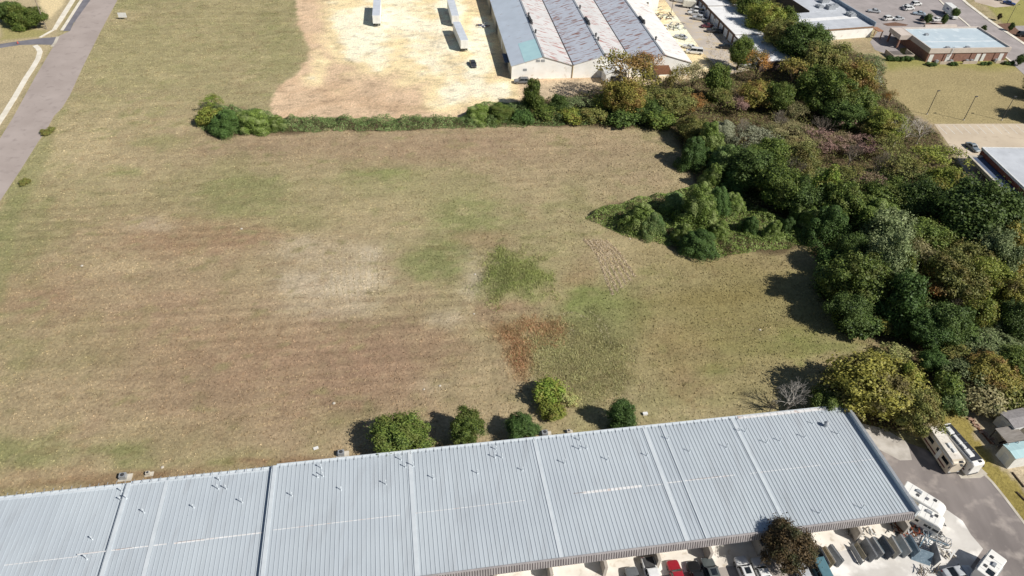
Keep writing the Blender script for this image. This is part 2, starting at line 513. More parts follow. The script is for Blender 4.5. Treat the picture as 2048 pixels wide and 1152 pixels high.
    for cx, cy, rx, ry, s_ in ((730, 60, 90, 90, 1.), (800, 30, 120, 70, 1.), (860, 110, 110, 70, .9), (760, 110, 70, 50, .8), (900, 190, 60, 40, 1.), (960, 110, 50, 110, 1.),
                               (890, 30, 60, 60, 1.), (1000, 180, 50, 30, .9), (640, 130, 34, 40, .5), (1360, 70, 80, 110, .95), (620, 160, 30, 20, .5)):
        bright = np.maximum(bright, s_ * np.exp(-(((U_ - cx) / rx) ** 2 + ((V_ - cy) / ry) ** 2) * 1.2))
    d = lerp(d, PAL['sand'], sstep(.15, .5, bright + .6 * (n2 - .5)) * .95)
    d = lerp(d, PAL['cream'] * 1.05, sstep(.5, .9, bright + 1.1 * (n2 - .5)) * .9)
    d = lerp(d, PAL['gravel'], sstep(-6, 10, polysd(U_, V_, [(1040, 160), (1240, 150), (1400, 130), (1420, 180), (1200, 205), (1060, 200)])) * .7)
    d = d * (1 + .35 * (trk - .5) + .2 * (n3 - .5) - .25 * sstep(.62, .7, fbm(x * .5 + y * .12, y * .9, 19, 4)))[:, None]
    c = lerp(c, d, w)
    gm = gm * (1 - sstep(-8, -2, s))
    # wheel ruts
    for ln, wd, k in RUTS:
        q = [W(*t) for t in ln]
        dm = np.full(len(x), 1e9)
        for a, b in zip(q[:-1], q[1:]):
            ex, ey = b.x - a.x, b.y - a.y
            t = np.clip(((x - a.x) * ex + (y - a.y) * ey) / (ex * ex + ey * ey + 1e-9), 0, 1)
            dm = np.minimum(dm, np.hypot(x - a.x - t * ex, y - a.y - t * ey))
        dm = np.abs(dm - wd)
        c = c * (1 - k * np.exp(-(dm / .55) ** 2) * (.4 + 1.2 * n3))[:, None]
    # leaf litter under the trees
    s = polysd(U_, V_, FOREST)
    w = sstep(-6, 6, s)
    c = lerp(c, PAL['litter'] * (1 + .8 * (n3 - .5))[:, None], w * .92)
    gm = gm * (1 - w)
    for P_ in (KUDZU, HEDGE):
        s = polysd(U_, V_, P_)
        c = lerp(c, PAL['litter'] * .9, sstep(-2, 6, s) * .8)
    # right-hand lawns
    s = polysd(U_, V_, [(1770, 122), (1790, 96), (2150, 110), (2150, 252), (1870, 250), (1770, 190)])
    w = sstep(-4, 4, s)
    lw = lerp(np.tile(PAL['lawn'], (len(x), 1)), PAL['lawn2'], sstep(150, 128, v + wob))
    c = lerp(c, lw * (1 + .22 * (n2 - .5) + .2 * (n3 - .5))[:, None], w)
    gm = gm * (1 - w)
    s = polysd(u, v, [(1905, -60), (2400, -60), (2400, 200), (2048, 90)])
    c = lerp(c, PAL['lawn2'] * 1.08 * (1 + .3 * (n2 - .5))[:, None], sstep(-4, 4, s))
    gm = gm * (1 - sstep(-4, 4, s))
    # grass strip by the drive and the yard beyond it
    s = polysd(U_, V_, [(1880, 805), (1925, 812), (1950, 850), (2015, 900), (2140, 1100), (2140, 1250), (2040, 1040), (1975, 950), (1940, 915), (1900, 850)])
    c = lerp(c, np.array(C(150, 136, 76)) * (1 + .5 * (n2 - .5) + .3 * (n3 - .5))[:, None], sstep(-3, 3, s))
    s = polysd(U_, V_, [(1925, 822), (2200, 810), (2200, 1200), (2090, 1050), (2010, 930), (1965, 880)])
    c = lerp(c, PAL['gravel'] * .95 * (1 + .3 * (n3 - .5))[:, None], sstep(-2, 3, s))
    gm = gm * (1 - sstep(-6, 0, s))
    # left of the road
    s = polysd(u, v, [(-400, -60), (170, -60), (110, 80), (0, 262), (-400, 800)])
    w = sstep(-3, 3, s)
    c = lerp(c, PAL['dry'] * (1 + .3 * (n2 - .5) + .2 * (n3 - .5))[:, None], w * .9)
    s = polysd(U_, V_, [(0, 42), (40, 50), (95, 62), (80, 74), (0, 84)])
    c = lerp(c, PAL['lawn2'] * 1.1, sstep(-3, 4, s) * .7)
    s = polysd(U_, V_, [(70, -40), (135, -40), (128, 10), (100, 40), (85, 20)])
    c = lerp(c, PAL['sand'] * .9, sstep(-3, 4, s) * .85)
    gm = gm * (1 - w)
    gm = gm * (v > -40) * (u > -60) * (u < 2110) * (v < 1010)
    c = c * .97 + c.mean(1, keepdims=True) * .03
    return np.clip(c, .02, .92), gm

def ground_height(x, y):
    u, v = PIX(x, y)
    h = .9 * sstep(-14, 34, polysd(u, v, MOUND)) * (.6 + .8 * fbm(x * .25, y * .25, 5))
    return h

def axis(lo, hi, step, far):
    fine = np.arange(lo, hi + .01, step)
    g, d = [], step
    p = lo
    while p > -far:
        d *= 1.5
        p -= d
        g.append(p)
    left = np.array(g[::-1])
    g, d, p = [], step, hi
    while p < far:
        d *= 1.5
        p += d
        g.append(p)
    return np.concatenate([left, fine, np.array(g)])
gx, gy = axis(-205, 225, 0.85, 6000), axis(30, 330, 0.85, 6000)
GX, GY = np.meshgrid(gx, gy)
X_, Y_ = GX.ravel(), GY.ravel()
Z_ = ground_height(X_, Y_)
gc, _ = ground_colour(X_, Y_)
nx, ny = len(gx), len(gy)
me = bpy.data.meshes.new('ground')
me.vertices.add(nx * ny)
me.vertices.foreach_set('co', np.stack([X_, Y_, Z_], 1).ravel().astype(np.float32))
i = np.arange((nx - 1) * (ny - 1))
r_, c_ = i // (nx - 1), i % (nx - 1)
a_ = r_ * nx + c_
loops = np.stack([a_, a_ + 1, a_ + nx + 1, a_ + nx], 1).ravel()
me.loops.add(len(loops))
me.loops.foreach_set('vertex_index', loops.astype(np.int32))
me.polygons.add(len(i))
me.polygons.foreach_set('loop_start', (np.arange(len(i)) * 4).astype(np.int32))
me.update(calc_edges=True)
ca = me.color_attributes.new('soil', 'FLOAT_COLOR', 'POINT')
ca.data.foreach_set('color', np.concatenate([gc, np.ones((len(gc), 1))], 1).ravel().astype(np.float32))
m = bpy.data.materials.new('field_ground')
m.use_nodes = True
N, L = m.node_tree.nodes, m.node_tree.links
p = _principled(m)
p.inputs['Roughness'].default_value = 0.95
p.inputs['Specular IOR Level'].default_value = 0.1
at = N.new('ShaderNodeAttribute')
at.attribute_name = 'soil'
tc = N.new('ShaderNodeTexCoord')
nz = N.new('ShaderNodeTexNoise')
nz.inputs['Scale'].default_value = 1.7
nz.inputs['Detail'].default_value = 6
nz.inputs['Roughness'].default_value = 0.7
L.new(tc.outputs['Object'], nz.inputs['Vector'])
mr = N.new('ShaderNodeMapRange')
mr.inputs['From Min'].default_value = .25
mr.inputs['From Max'].default_value = .75
mr.inputs['To Min'].default_value = .6
mr.inputs['To Max'].default_value = 1.4
L.new(nz.outputs['Fac'], mr.inputs['Value'])
vm = N.new('ShaderNodeVectorMath')
vm.operation = 'SCALE'
L.new(at.outputs['Color'], vm.inputs[0])
L.new(mr.outputs[0], vm.inputs['Scale'])
L.new(vm.outputs[0], p.inputs['Base Color'])
n2_ = N.new('ShaderNodeTexNoise')
n2_.inputs['Scale'].default_value = 1.2
n2_.inputs['Detail'].default_value = 9
n2_.inputs['Roughness'].default_value = .78
L.new(tc.outputs['Object'], n2_.inputs['Vector'])
bp = N.new('ShaderNodeBump')
bp.inputs['Strength'].default_value = .8
bp.inputs['Distance'].default_value = .42
L.new(n2_.outputs['Fac'], bp.inputs['Height'])
L.new(bp.outputs[0], p.inputs['Normal'])
me.materials.append(m)
ground = kind(link('ground', me), 'structure')

# ------------------------------------------------------------------ roads, lots, kerbs
M_ROAD = pm('worn_asphalt', C(174, 162, 156), C(162, 150, 144), scale=.12, rough=.95, bump=.2, bscale=3, c3=C(146, 135, 130), scale3=.5, lo3=.55, hi3=.8)
M_ASPH_DARK = pm('fresh_asphalt', C(128, 126, 132), C(112, 110, 116), scale=.3, rough=.95, bump=.2, bscale=4)
M_ASPH = pm('drive_asphalt', C(142, 134, 130), C(120, 113, 110), scale=.16, rough=.95, bump=.25, bscale=4, stretch=(1.6, .5, 1), c3=C(176, 166, 158), scale3=.35, lo3=.52, hi3=.75)
M_LOT = pm('lot_asphalt', C(168, 160, 158), C(152, 145, 143), scale=.2, rough=.95, bump=.15, bscale=3, c3=C(140, 133, 130), scale3=.8, lo3=.58, hi3=.8)
M_LOTPALE = pm('pale_lot_concrete', C(205, 190, 168), C(192, 177, 156), scale=.12, rough=.95, bump=.15, c3=C(176, 160, 140), scale3=.5, lo3=.55, hi3=.8)
M_LINE = pm('line_paint', (.78, .77, .73), (.6, .59, .55), scale=3, rough=.8)
M_SLABWHITE = pm('bright_concrete', C(238, 232, 222), C(216, 208, 196), scale=.4, rough=.9, bump=.1, c3=C(190, 178, 160), scale3=.8, lo3=.58, hi3=.76)
def WP(pts, z=0):
    return [W(x, y, z) for x, y in pts]

road = sheet('road', WP([(245, -25), (235, 0), (200, 65), (165, 135), (140, 190), (124, 216), (108, 232), (94, 258), (75, 286), (38, 345), (0, 402), (-60, 500), (-130, 430), (-50, 340), (0, 277), (25, 237), (70, 155), (107, 92), (118, 72), (140, 62), (152, 40), (181, 0), (190, -25)]), M_ROAD, .03)
sheet('fresh_asphalt_lane', WP([(189, -25), (181, 0), (157, 38), (148, 45), (140, 62), (126, 62), (165, -2), (180, -25)]), M_ASPH_DARK, .024)
ribbon('kerb', WP([(178, -25), (163, 0), (147, 25), (124, 61)]), .9, M_WALK, .13)
sheet('sidewalk', WP([(160, -25), (151, 0), (126, 40), (112, 60), (104, 60), (118, 36), (141, 0), (156, -25)]), M_WALK, .1)
ribbon('sidewalk_ramp', WP([(107, 60), (92, 68), (80, 75)]), .9, M_WALK, .06)
ribbon('sidewalk_path', WP([(70, 91), (77, 97), (80, 104), (76, 118), (66, 135), (52, 156), (30, 194), (10, 226), (-15, 264), (-60, 330)]), 1.5, M_WALK, .06)
sheet('side_street', WP([(110, 90), (113, 78), (113, 74), (85, 76), (40, 82), (0, 88), (-120, 108), (-120, 118), (0, 96), (40, 90), (75, 89)]), M_ASPH_DARK, .016)
ribbon('gutter', WP([(116, 73), (110, 86), (104, 93)]), .9, M_CONC, .05)
# right-hand lots
sheet('parking_lot', WP([(1868, 248), (2160, 247), (2200, 330), (1985, 372), (1935, 352), (1905, 300)]), M_LOTPALE, .03)
sheet('shop_parking_lot', WP([(1705, -40), (1885, -40), (1905, 0), (1975, 55), (2000, 62), (1792, 98), (1765, 72), (1680, 0), (1660, -40)]), M_LOT, .03)
sheet('shop_drive', WP([(1758, 60), (1800, 62), (1800, 118), (1750, 100), (1740, 84)]), M_LOT, .026)
sheet('street', WP([(1850, -40), (1878, 0), (1905, 22), (1985, 92), (2060, 160), (2160, 260), (2200, 230), (2048, 86), (1985, 48), (1930, 8), (1905, -40)]), M_LOT, .04)
ribbon('street_kerb', WP([(1860, -18), (1890, 12), (1930, 45), (1975, 86), (2030, 130)]), .7, M_WALK, .16)
ribbon('street_sidewalk', WP([(1915, -10), (1935, 8), (1985, 46), (2048, 88), (2120, 140)]), 1.4, M_WALK, .15)
sheet('far_lot', WP([(1935, -40), (2030, -40), (2040, 0), (2028, 12), (1990, 15), (1950, 4)]), pm('far_lot_dust', C(196, 182, 168), C(182, 166, 150), scale=.15, rough=.95), .02)
sheet('corner_lot', WP([(2020, 52), (2100, 50), (2120, 100), (2048, 84)]), M_LOT, .02)
# storage lane beside the warehouse
sheet('storage_lane', WP([(1322, -30), (1400, -30), (1395, 0), (1462, 92), (1500, 140), (1450, 150), (1410, 110), (1330, 0)]), pm('lane_asphalt', C(196, 186, 174), C(178, 168, 158), scale=.2, rough=.95, bump=.1, c3=C(206, 186, 150), scale3=.4, lo3=.5, hi3=.7), .02)
# front lot
frontlot = sheet('front_lot', WP([(850, 1180), (1000, 1152), (1300, 1118), (1530, 1090), (1640, 1075), (1760, 1080), (1870, 1095), (1905, 1120), (1930, 1180), (1900, 1330), (600, 1330)]), pm('front_lot_asphalt', C(176, 168, 160), C(160, 152, 145), scale=.25, rough=.95, bump=.15, c3=C(140, 132, 126), scale3=.9, lo3=.55, hi3=.8), .02)
sheet('drive', WP([(1690, 830), (1720, 858), (1800, 880), (1850, 898), (1900, 930), (1930, 950), (1970, 950), (2000, 985), (2060, 1060), (2130, 1160), (2160, 1330), (1905, 1330), (1930, 1180), (1905, 1120), (1870, 1095), (1800, 1080), (1640, 1075), (1640, 950)]), M_ASPH, .016)
sheet('gravel_apron', WP([(1715, 845), (1770, 858), (1815, 885), (1824, 920), (1800, 921), (1760, 900), (1725, 875)]), pm('gravel_grey', C(196, 190, 182), C(170, 163, 154), scale=.6, rough=.95, bump=.4, bscale=6), .03)
sheet('concrete_apron', WP([(1800, 1020), (1888, 1016), (1925, 1042), (1942, 1070), (1966, 1098), (1940, 1135), (1900, 1180), (1800, 1250), (1560, 1250), (1640, 1120), (1600, 1090), (1640, 1065), (1760, 1050)]), pm('apron_concrete', C(214, 210, 204), C(196, 191, 184), scale=.3, rough=.9, bump=.1, c3=C(240, 236, 230), scale3=.22, lo3=.5, hi3=.62), .05)
sheet('concrete_pad', WP([(1912, 942), (1962, 936), (1975, 948), (1960, 956), (1922, 957)]), M_CONC, .03)
ribbon('drive_edge', WP([(1968, 948), (1985, 965), (2010, 996), (2048, 1046), (2090, 1104)]), .45, M_CONC, .05)
# stall lines
mb = MB()
for k in range(12):
    a, b = W(1875 + 15.7 * k, 250), W(1875 + 15.7 * k + 19, 268)
    d = (b - a)
    mb.box((*((a + b) / 2).to_2d(), .036), (d.length, .14, .004), math.atan2(d.y, d.x))
for k in range(3):
    a, b = W(1905 + 17 * k, 290), W(1926 + 17 * k, 308)
    d = (b - a)
    mb.box((*((a + b) / 2).to_2d(), .036), (d.length, .14, .004), math.atan2(d.y, d.x))
kind(mb.build('stall_markings', M_LINE), 'structure')

# ================================================================== BUILDINGS
def frame(o, rz):
    """functions world -> local of a thing standing at o and turned by rz"""
    c, s = math.cos(-rz), math.sin(-rz)
    def loc(p):
        d = Vector(p) - Vector(o)
        return Vector((c * d.x - s * d.y, s * d.x + c * d.y, d.z))
    return loc

# ---------------- long metal-roofed storage building in front
ZB, ZF = 4.25, 4.95
A_ = W(1690, 812, ZB)
B_ = W(1831, 1024, ZF)
L_ = W(0, 990, ZB)
Uv = Vector((A_.x - L_.x, A_.y - L_.y, 0)).normalized()
Nv = Vector((-Uv.y, Uv.x, 0))
WID = (A_ - B_).dot(Nv)
LEN = (A_ - W(-230, 1014, ZB)).dot(Uv)
O_ = Vector((B_.x, B_.y, 0)) + Uv * ((A_ - B_).dot(Uv) / 2)
RZ = math.atan2(Uv.y, Uv.x)
SB_LOC = frame(O_, RZ)
sb = thing('storage_building', O_, RZ, 'very long low storage building with ribbed pale grey metal roof along the bottom edge', 'building')
M_ROOF = pm('seamed_roof_metal', C(187, 195, 201), C(179, 187, 194), scale=.09, rough=.6, spec=.35, c3=C(164, 169, 174), scale3=.5, lo3=.54, hi3=.95, stretch3=(1.5, .25, 1), vary=.03, world=True)
M_FLASH = pm('flashing_metal', C(214, 220, 224), C(204, 211, 216), scale=.8, rough=.45, metal=.1)
M_FASC = pm('fascia_metal', C(168, 163, 162), C(153, 148, 147), scale=.9, rough=.6)
M_FASCD = pm('fascia_groove', C(112, 105, 108), C(98, 92, 95), scale=.9, rough=.7)
M_SEAL = pm('lap_sealant', C(232, 232, 232), C(210, 208, 206), scale=2.5, rough=.8, c3=C(196, 176, 168), scale3=1.1, lo3=.55, hi3=.7)
M_STUCCO = pm('cream_stucco', C(226, 218, 204), C(206, 197, 182), scale=.5, rough=.95, bump=.1)
P1x = (SB_LOC(W(247, 972, ZB - .6)).x + SB_LOC(W(206, 1155, ZF - .6)).x) / 2
P2x = (SB_LOC(W(541, 938, ZB - .3)).x + SB_LOC(W(529, 1152, ZF - .3)).x) / 2
PANEL = .61
def seg_dz(x):
    return 0.0 if x > P2x else (-.5 if x > P1x else -.85)
def roof_z(x, y):
    return ZF + (ZB - ZF) * y / WID + seg_dz(x)
slope = math.atan2(ZB - ZF, WID)
tz = (ZB - ZF) / WID
mb = MB()
def slab(mb, x0, x1, y0, y1, h0, h1, mi=0):
    """box lying on the roof slope, heights measured above it"""
    vs_ = [(x, y, tz * y + h) for x in (x0, x1) for y in (y0, y1) for h in (h0, h1)]
    mb.add(vs_, [(0, 1, 3, 2), (4, 6, 7, 5), (0, 4, 5, 1), (2, 3, 7, 6), (0, 2, 6, 4), (1, 5, 7, 3)], mi)
slab(mb, -PANEL / 2, PANEL / 2, 0, WID, -.06, 0)
slab(mb, -PANEL / 2 - .02, -PANEL / 2 + .02, .01, WID - .01, -.05, .064)
panel_me = mb.mesh('roof_panel', M_ROOF)
npan = int(LEN / PANEL)
for k in range(npan):
    x = -PANEL * (k + .5) - .25
    if abs(x - P1x) < .32 or abs(x - P2x) < .32:
        pass
    link('roof_panel', panel_me, sb, (x, 0, ZF + seg_dz(x)))
xl = -PANEL * npan - .25
# the two steps of the roof, gable trim, eave trim
mb = MB()
for px_, h, dz in ((P1x, .37, -.85), (P2x, .52, -.5)):
    b = MB()
    slab(b, px_ - .02, px_ + .5, -.05, WID + .05, -.3, h + .09)
    b.build('step_wall', M_FLASH, sb, (0, 0, ZF + dz))
b = MB()
slab(b, -.27, .16, -.3, WID + .1, -.9, .75)
b.build('gable_parapet', M_FLASH, sb, (0, 0, ZF))
b = MB()
slab(b, -.3, .2, -.3, WID + .12, .752, .82)
b.build('parapet_cap', M_GALV, sb, (0, 0, ZF))
for x0, x1 in ((xl, P1x), (P1x + .5, P2x), (P2x + .5, -.3)):
    b = MB()
    slab(b, x0, x1, WID - .35 if x1 < P2x + .1 else WID - .12, WID + .18, -.12, .06)
    slab(b, x0, x1, WID + .1, WID + .3, -.25, .12)
    b.build('eave_gutter', M_FLASH, sb, (0, 0, ZF + seg_dz((x0 + x1) / 2)))
b = MB()
slab(b, SB_LOC(W(1475, 835, ZB)).x, -.3, WID - .45, WID + .17, .06, .12)
b.build('eave_flashing', M_SEAL, sb, (0, 0, ZF))
b = MB()
k = 0
x = xl
while x < -.5:          # clips standing at every second seam along the eave
    slab(b, x, x + .06, WID - .5, WID + .2, .07, .14)
    x += PANEL * 2
    k += 1
kind(b.build('seam_end_caps', M_GALV, sb, (0, 0, ZF - .02)), 'stuff')
for X0, Y0, X1, Y1, wd, h in ((322, 968, 292, 1152, .55, .07), (812, 910, 842, 1134, .62, .07), (1063, 885, 1130, 1116, .5, .06), (1287, 860, 1376, 1080, .62, .06), (1318, 856, 1419, 1076, .22, .2), (1475, 840, 1560, 1052, .5, .06)):
    xa, xb_ = SB_LOC(W(X0, Y0, ZB)).x, SB_LOC(W(X1, Y1, ZF)).x
    xm = (xa + xb_) / 2
    b = MB()
    slab(b, xm - wd / 2, xm + wd / 2, .05, WID - .05, .003, .088 + h * .2)
    b.build('flashing_strip', M_FLASH, sb, (0, 0, ZF + seg_dz(xm)))
ylap = SB_LOC(W(1150, 989, 4.6)).y
for k, (xa, xb_, wd, dy) in enumerate(((0, 150, .1, 0), (150, 330, .16, .1), (345, 410, .22, .05), (410, 530, .2, .1), (545, 800, .1, 0), (830, 1050, .07, 0), (1165, 1285, .42, .1), (1290, 1330, .1, 0), (1335, 1470, .16, .1), (1500, 1640, .1, .06), (1660, 1760, .06, 0))):
    f = lambda X: SB_LOC(W(X, 1129 - .1215 * X, 4.6)).x
    a, c = f(xa), f(xb_)
    b = MB()
    slab(b, a, c, ylap - wd / 2 + dy, ylap + wd / 2 + dy, -.01, .014)
    b.build('lap_sealant_strip', M_SEAL, sb, (0, 0, ZF + seg_dz((a + c) / 2)))
for xa, xb_ in ((225, 260), (352, 405), (1148, 1172), (1380, 1440)):
    a, c = (SB_LOC(W(X, 1129 - .1215 * X, 4.6)).x for X in (xa, xb_))
    b = MB()
    slab(b, a, c, ylap + .16, ylap + .2, -.01, .03)
    b.build('open_lap', M_RUSTY, sb, (0, 0, ZF + seg_dz((a + c) / 2)))
# vent pipes
VENTS = [(184, 1078), (174, 1118), (287.5, 1024), (387, 1014), (484, 1004), (252, 995), (240, 998), (436, 976), (452, 976), (584, 991), (682, 979), (772, 968), (867, 956), (635, 953), (646, 951), (642, 934),
         (811, 933), (827, 931), (802, 918), (955, 946), (1045, 940), (990, 914), (1004, 914), (992, 897), (1129, 926), (1215, 919), (1294, 911), (1159, 897), (1173, 896), (1160, 879), (1379, 902), (1453, 894),
         (1336, 877), (1479, 861), (1491, 862), (1533, 885), (1560, 881), (1610, 874), (1637, 1029), (1676, 867), (1626, 846), (1722, 1019), (242, 980), (438, 958)]
b = MB()
b.tube((0, 0, -.1), (0, 0, .12), .17, .1, 8)
b.tube((0, 0, .1), (0, 0, .9), .055, .055, 8)
b.tube((0, 0, .86), (0, 0, 1.0), .12, .09, 8)
vent_me = b.mesh('vent_pipe', M_FLASH, smooth=False)
for k, (X, Y) in enumerate(VENTS):
    p = SB_LOC(W(X, Y, 4.55 - (.7 if X < 245 else .4 if X < 540 else 0)))
    o = link('vent_pipe', vent_me, sb, (p.x, p.y, roof_z(p.x, p.y)))
    s_ = .85 + .4 * ((k * 37) % 10) / 10
    o.scale = (1, 1, s_)
p = SB_LOC(W(1650, 853, ZB))
b = MB()
b.tube((0, 0, -.1), (0, 0, .7), .32, .3, 12)
b.tube((0, 0, .7), (0, 0, .8), .42, .42, 12)
b.tube((0, 0, .8), (0, 0, 1.15), .42, .12, 12)
b.build('roof_cowl', M_GALV, sb, (p.x, p.y, roof_z(p.x, p.y)))
# walls, fascia, piers, doors
for x0, x1 in ((xl, P1x), (P1x, P2x), (P2x, -.1)):
    dz = seg_dz((x0 + x1) / 2)
    MB().b2(x0 + .05, x1, WID - .25, WID - .05, 0, ZB + dz - .1).build('back_wall', M_STUCCO, sb)
    MB().b2(x0 + .05, x1, 1.6, 1.8, 0, ZF + dz - .3).build('front_wall', M_STUCCO, sb)
    zt = ZF + dz + .12
    b = MB()
    b.add([(x, y, z) for x in (x0, x1) for y, z in ((.05, zt), (-.12, zt), (-.5, zt - 1.25), (-.3, zt - 1.25), (.02, zt - .12))],
          [(0, 1, 6, 5), (1, 2, 7, 6), (2, 3, 8, 7), (3, 4, 9, 8), (4, 0, 5, 9), (0, 4, 3, 2, 1), (5, 6, 7, 8, 9)])
    b.build('fascia', M_FASCD, sb)
    b = MB()
    x = x0 + .1
    while x < x1 - .2:
        b.add([(xx, y, z) for xx in (x, x + .19) for y, z in ((-.13, zt - .06), (-.2, zt - .1), (-.56, zt - 1.22), (-.49, zt - 1.24))], [(0, 1, 5, 4), (1, 2, 6, 5), (2, 3, 7, 6), (0, 3, 2, 1), (4, 5, 6, 7)])
        x += .36
    kind(b.build('fascia_ribs', M_FASC, sb, fix=False), 'stuff')
    MB().b2(x0, x1, -.2, .06, zt + .005, zt + .05).build('fascia_cap', M_FASC, sb)
MB().b2(-.08, .12, -.05, WID, 0, ZB - .6).build('gable_wall', M_STUCCO, sb)
pier_me = MB().b2(-.22, .22, -1.0, 1.62, 0, 2.7).mesh('pier', pm('pier_block', C(186, 178, 168), C(166, 158, 148), scale=.8, rough=.95))
door = MB()
for k in range(8):
    door.b2(-1.35, 1.35, 1.5, 1.6 - (.02 if k % 2 else 0), .06 + k * .37, .06 + k * .37 + .36)
door_me = door.mesh('roll_up_door', M_WHITE)
x = -.6
k = 0
while x > SB_LOC(W(900, 1150, 0)).x:
    link('pier', pier_me, sb, (x, 0, 0))
    if k % 3 != 2:
        link('roll_up_door', door_me, sb, (x - 2.0, 0, 0))
        link('roll_up_door', door_me, sb, (x - 5.6, 0, 0))
    x -= 7.8
    k += 1
MB().b2(SB_LOC(W(800, 1150, 0)).x, .3, -2.0, 1.6, -.1, .1).build('walkway', M_SLABWHITE, sb)

# ---------------- triple-gable white warehouse
wo = W(1022.5, 158.7)
M_TINW = pm('white_tin_wall', C(250, 249, 245), C(240, 238, 232), scale=.35, rough=.7, bump=.05, c3=C(204, 190, 170), scale3=.5, lo3=.6, hi3=.8)
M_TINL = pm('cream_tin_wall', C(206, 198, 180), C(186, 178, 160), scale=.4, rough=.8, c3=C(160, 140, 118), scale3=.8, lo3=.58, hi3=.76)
def tin(name, grey, rust, lo):
    return pm(name, grey, tuple(v * .9 for v in grey), scale=.25, rough=.55, metal=.1, c3=rust, scale3=.55, lo3=lo, hi3=lo + .06, stretch3=(.5, 2.6, 1), bump=.15, bscale=5)
M_TIN1 = tin('tin_roof_clean', C(204, 214, 226), C(168, 158, 158), .64)  # left slopes, here and next: base tinted cool for the off-sun side
M_TIN2 = tin('tin_roof_rusted', C(206, 211, 221), C(156, 122, 114), .55)
M_TIN3 = tin('tin_roof_stained_sunlit', C(216, 214, 212), C(176, 122, 114), .57)  # right slopes: rust stains, with sun warmth painted into the base
WRZ = math.radians(10.2)
WL = frame(wo, WRZ)
BW = [WL(W(1147, 131, 4.3)).x]
BW.append(WL(W(1267, 128, 4.3)).x - BW[0])
BW.append(WL(W(1380, 122, 4.3)).x - BW[0] - BW[1])
print('warehouse bays', BW)
wh = thing('warehouse', wo, WRZ, 'large white warehouse with three rust-streaked gable roofs beside the dirt yard', 'warehouse')
EZ, RZ_, DEEP = 4.3, 7.1, 96.0
x0 = 0
pts = []
roofs = ((M_TIN1, M_TIN3), (M_TIN2, M_TIN3), (M_TIN2, pm('tin_roof_sunlit', C(236, 234, 230), C(222, 219, 214), scale=.3, rough=.55, c3=C(184, 150, 144), scale3=.5, lo3=.6, hi3=.68, stretch3=(.5, 2.4, 1))))  # right slopes of the same tin: sunlight painted in as paler, warmer base
for k, bw in enumerate(BW):
    x1 = x0 + bw
    xm = (x0 + x1) / 2
    MB().add([(x0, 0, 0), (x1, 0, 0), (x1, 0, EZ), (xm, 0, RZ_), (x0, 0, EZ), (x0, .2, 0), (x1, .2, 0), (x1, .2, EZ), (xm, .2, RZ_), (x0, .2, EZ)],
             [(0, 1, 2, 3, 4), (9, 8, 7, 6, 5), (0, 5, 6, 1), (1, 6, 7, 2), (2, 7, 8, 3), (3, 8, 9, 4), (4, 9, 5, 0)]).build('gable_wall', M_TINW, wh)
    for s in (0, 1):
        xa, xb_ = (x0 - .25, xm) if s == 0 else (xm, x1 + (.3 if k == 2 else -.05))
        za = EZ - .05 if s == 0 else RZ_ + .02
        zb_ = RZ_ + .02 if s == 0 else EZ - .05
        ya = -.25 - .02 * s
        MB().add([(xa, ya, za), (xb_, ya, zb_), (xb_, DEEP, zb_), (xa, DEEP, za), (xa, ya, za + .12), (xb_, ya, zb_ + .12), (xb_, DEEP, zb_ + .12), (xa, DEEP, za + .12)],
                 [(0, 1, 2, 3), (7, 6, 5, 4), (0, 4, 5, 1), (1, 5, 6, 2), (2, 6, 7, 3), (3, 7, 4, 0)]).build('roof_slope', roofs[k][s], wh)
    MB().b2(xm - .3, xm + .3, -.3, DEEP, RZ_ + .1, RZ_ + .2).build('ridge_cap', M_GALV, wh)
    if k:
        MB().b2(x0 - .35, x0 + .35, -.35, DEEP, EZ + .02, EZ + .16).build('valley_gutter', M_DARKMETAL, wh)
    x0 = x1
XT = x0
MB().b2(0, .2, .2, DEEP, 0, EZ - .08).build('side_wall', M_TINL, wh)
MB().b2(XT - .2, XT, .2, DEEP, 0, EZ - .08).build('side_wall', M_TINW, wh)
# lighter re-roofed patch, rakes, downspout
a, c_, d, e = (WL(W(x, y, z)) for x, y, z in ((1049, 120, 5.1), (1034, 80, 5.1), (1067, 73, 6.6), (1087, 110, 6.9)))
def on_left_slope(x):
    return EZ - .05 + (RZ_ - EZ + .07) * (x + .25) / (BW[0] / 2 + .25) + .13
MB().add([(x, y, on_left_slope(x) + h) for h in (0, .03) for x, y in ((BW[0] * .2, -.2), (BW[0] * .49, -.2), (BW[0] * .49, 13.5), (BW[0] * .2, 13.5))],
         [(0, 1, 2, 3), (7, 6, 5, 4), (0, 4, 5, 1), (1, 5, 6, 2), (2, 6, 7, 3), (3, 7, 4, 0)]).build('roof_patch', pm('aqua_tin', C(186, 222, 226), C(176, 212, 218), scale=.4, rough=.5), wh)
MB().tube((BW[0], -.12, .1), (BW[0], -.12, EZ), .14, .14, 6).build('downspout', pm('tan_pipe', C(190, 170, 130), rough=.8), wh)
vm_ = MB().tube((0, 0, 0), (0, 0, .9), .28, .28, 8).tube((0, 0, .9), (0, 0, 1.3), .45, .2, 8).mesh('ridge_vent', M_DARKMETAL)
for X, Y, k in ((1046, 32, 0), (1052, 46, 0), (1063, 66, 0), (1151, 17, 1), (1166, 47, 1), (1190, 73, 1), (1195, 81, 1), (1277, 46, 2), (1285, 47, 2), (1310, 80, 2)):
    q = WL(W(X, Y, RZ_))
    link('ridge_vent', vm_, wh, (sum(BW[:k]) + BW[k] / 2 + .6, q.y, RZ_ - .1))
